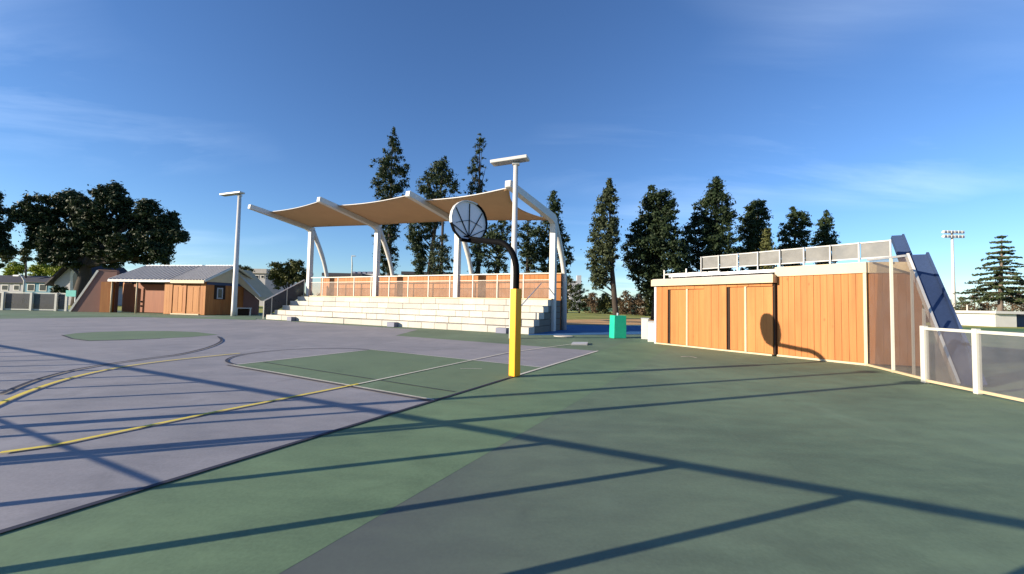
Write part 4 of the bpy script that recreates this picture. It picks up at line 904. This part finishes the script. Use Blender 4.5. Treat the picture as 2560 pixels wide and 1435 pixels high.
# cedar at the right
lay = []
ys_ = np.linspace(592, 745, 13)
Yc = 52; cb = at(2498, 760, Yc); cb.z = 0; ct = thing('cedar_tree', cb, 'tiered cedar with flat drooping branches behind the white field shed', 'tree')
cen = []; rad = []; limbs = MB(); ctop = at(2505, 588, Yc)
limbs.tube([cb - Z*.1, cb.lerp(ctop, .35), cb.lerp(ctop, .7), ctop], [.32, .24, .13, .02], 8)
for i, y in enumerate(ys_):
    f = i/12; half_ = 8 + 58*f**.85; cc = at(2503-f*2, y, Yc); Rr_ = half_*Yc/1000
    nb = 5 + int(4*f)
    for k in range(nb):
        a = 2*math.pi*k/nb + i*1.3 + RNG.uniform(-.3, .3); L = Rr_*RNG.uniform(.75, 1.15); e = cc + Vector((math.cos(a)*L, math.sin(a)*L, -.10*L + .12*L*math.sin(k*2.1)))
        limbs.tube([cc + Z*.15, cc.lerp(e, .5) + Z*.08, e], [.06, .045, .015], 5)
        for q in np.linspace(.3, 1.0, 4 + int(4*f)):
            p = cc.lerp(e, q); cen.append((p.x + RNG.uniform(-.15, .15), p.y + RNG.uniform(-.15, .15), p.z)); rad.append(.26 + .22*f*(1.1-q*.5))
C, N, S_ = clumps_to_leaves(cen, rad, 95, .11, .38); leaf_obj('crown', C, N, S_, M['cedar'], ct); limbs.build('trunk', M['greybark'], ct, True)
# bare winter trees and hedges along the far edges
def bare_tree(px, yt, yb, Y, halfw, label, group, mat='brown', n=26, bark='greybark'):
    profile_tree('winter_tree', label, 'tree', group, Y, [(yt, px-halfw*.3, px+halfw*.3), ((yt*2+yb)/3, px-halfw, px+halfw), ((yt+2*yb)/3, px-halfw*1.05, px+halfw*1.05), (yb, px-halfw*.6, px+halfw*.6)], (px, px), mat, n, 1.0, 34, .16, bark, .14)
WT = 'bare winter trees along the far field'
WL = ['brown leafless tree nearest the slide in the far field row', 'brown leafless tree just left of the floodlight mast', 'olive tinged tree just right of the floodlight mast', 'brown leafless tree behind the thin field post', 'brown leafless tree left of the tiered cedar', 'taller brown tree behind the white field shed', 'tallest brown tree at the right edge behind the navy shed', 'olive tree beyond the right edge, last of the far row']
for i, (px, yt, Y, hw, mt) in enumerate(((2335, 742, 74, 26, 'brown'), (2362, 738, 80, 28, 'brown'), (2402, 745, 78, 26, 'olive'), (2436, 738, 76, 26, 'brown'), (2470, 742, 70, 24, 'brown'), (2530, 722, 66, 30, 'brown'), (2572, 700, 64, 34, 'brown'), (2620, 715, 66, 34, 'olive'))):
    bare_tree(px, yt, 800, Y, hw, WL[i], WT, mt)
HG = 'trees and shrubs seen in the gap beside the canopy'
for px, yt, yb, Y, hw, mt, lab in ((1418, 690, 770, 75, 22, 'olive', 'dark olive shrub tree just right of the canopy post'), (1448, 712, 775, 80, 24, 'oak', 'dark shrub tree in the gap, second right of the canopy post'),
        (1482, 735, 785, 85, 24, 'brown', 'brown dry tree in the gap left of the leaning pine'), (1512, 735, 785, 78, 20, 'olive', 'olive green low tree behind the leaning pine trunk'),
        (1565, 730, 790, 76, 22, 'brown', 'brown dry tree behind the green wrapped pad'), (1600, 735, 790, 70, 22, 'brown', 'brown dry tree close to the cabinets'), (1632, 720, 790, 66, 22, 'olive', 'pale bush rising at the shed corner')):
    profile_tree('shrub_tree', lab, 'tree', HG, Y, [(yt, px-hw*.4, px+hw*.4), (yt+15, px-hw, px+hw), ((yt+yb)/2+8, px-hw*1.1, px+hw*1.1), (yb, px-hw, px+hw)], (px, px), mt, 30, 1.0, 50, .2, 'bark', .16)
# far wood closing the horizon
far = []; frad = []
for x in np.arange(-260, 270, 3.4):
    for k in range(3):
        far.append((x+RNG.uniform(-2, 2), 175+RNG.uniform(-8, 8), RNG.uniform(.6, 3.4)+1.2*math.sin(x*.05))); frad.append(RNG.uniform(1.4, 2.6))
fo = bpy.data.objects.new('far_wood', None)
root = thing('tmp', (0, 175, 0), 'x', 'x'); C, N, S_ = clumps_to_leaves(far, frad, 16, .45); fw = leaf_obj('far_wood', C, N, S_, M['olive'], root); fw.parent = None; fw.location = (0, 175, 0)
bpy.data.objects.remove(root); tag(fw, 'distant low belt of trees along the horizon', 'trees', kind='stuff')
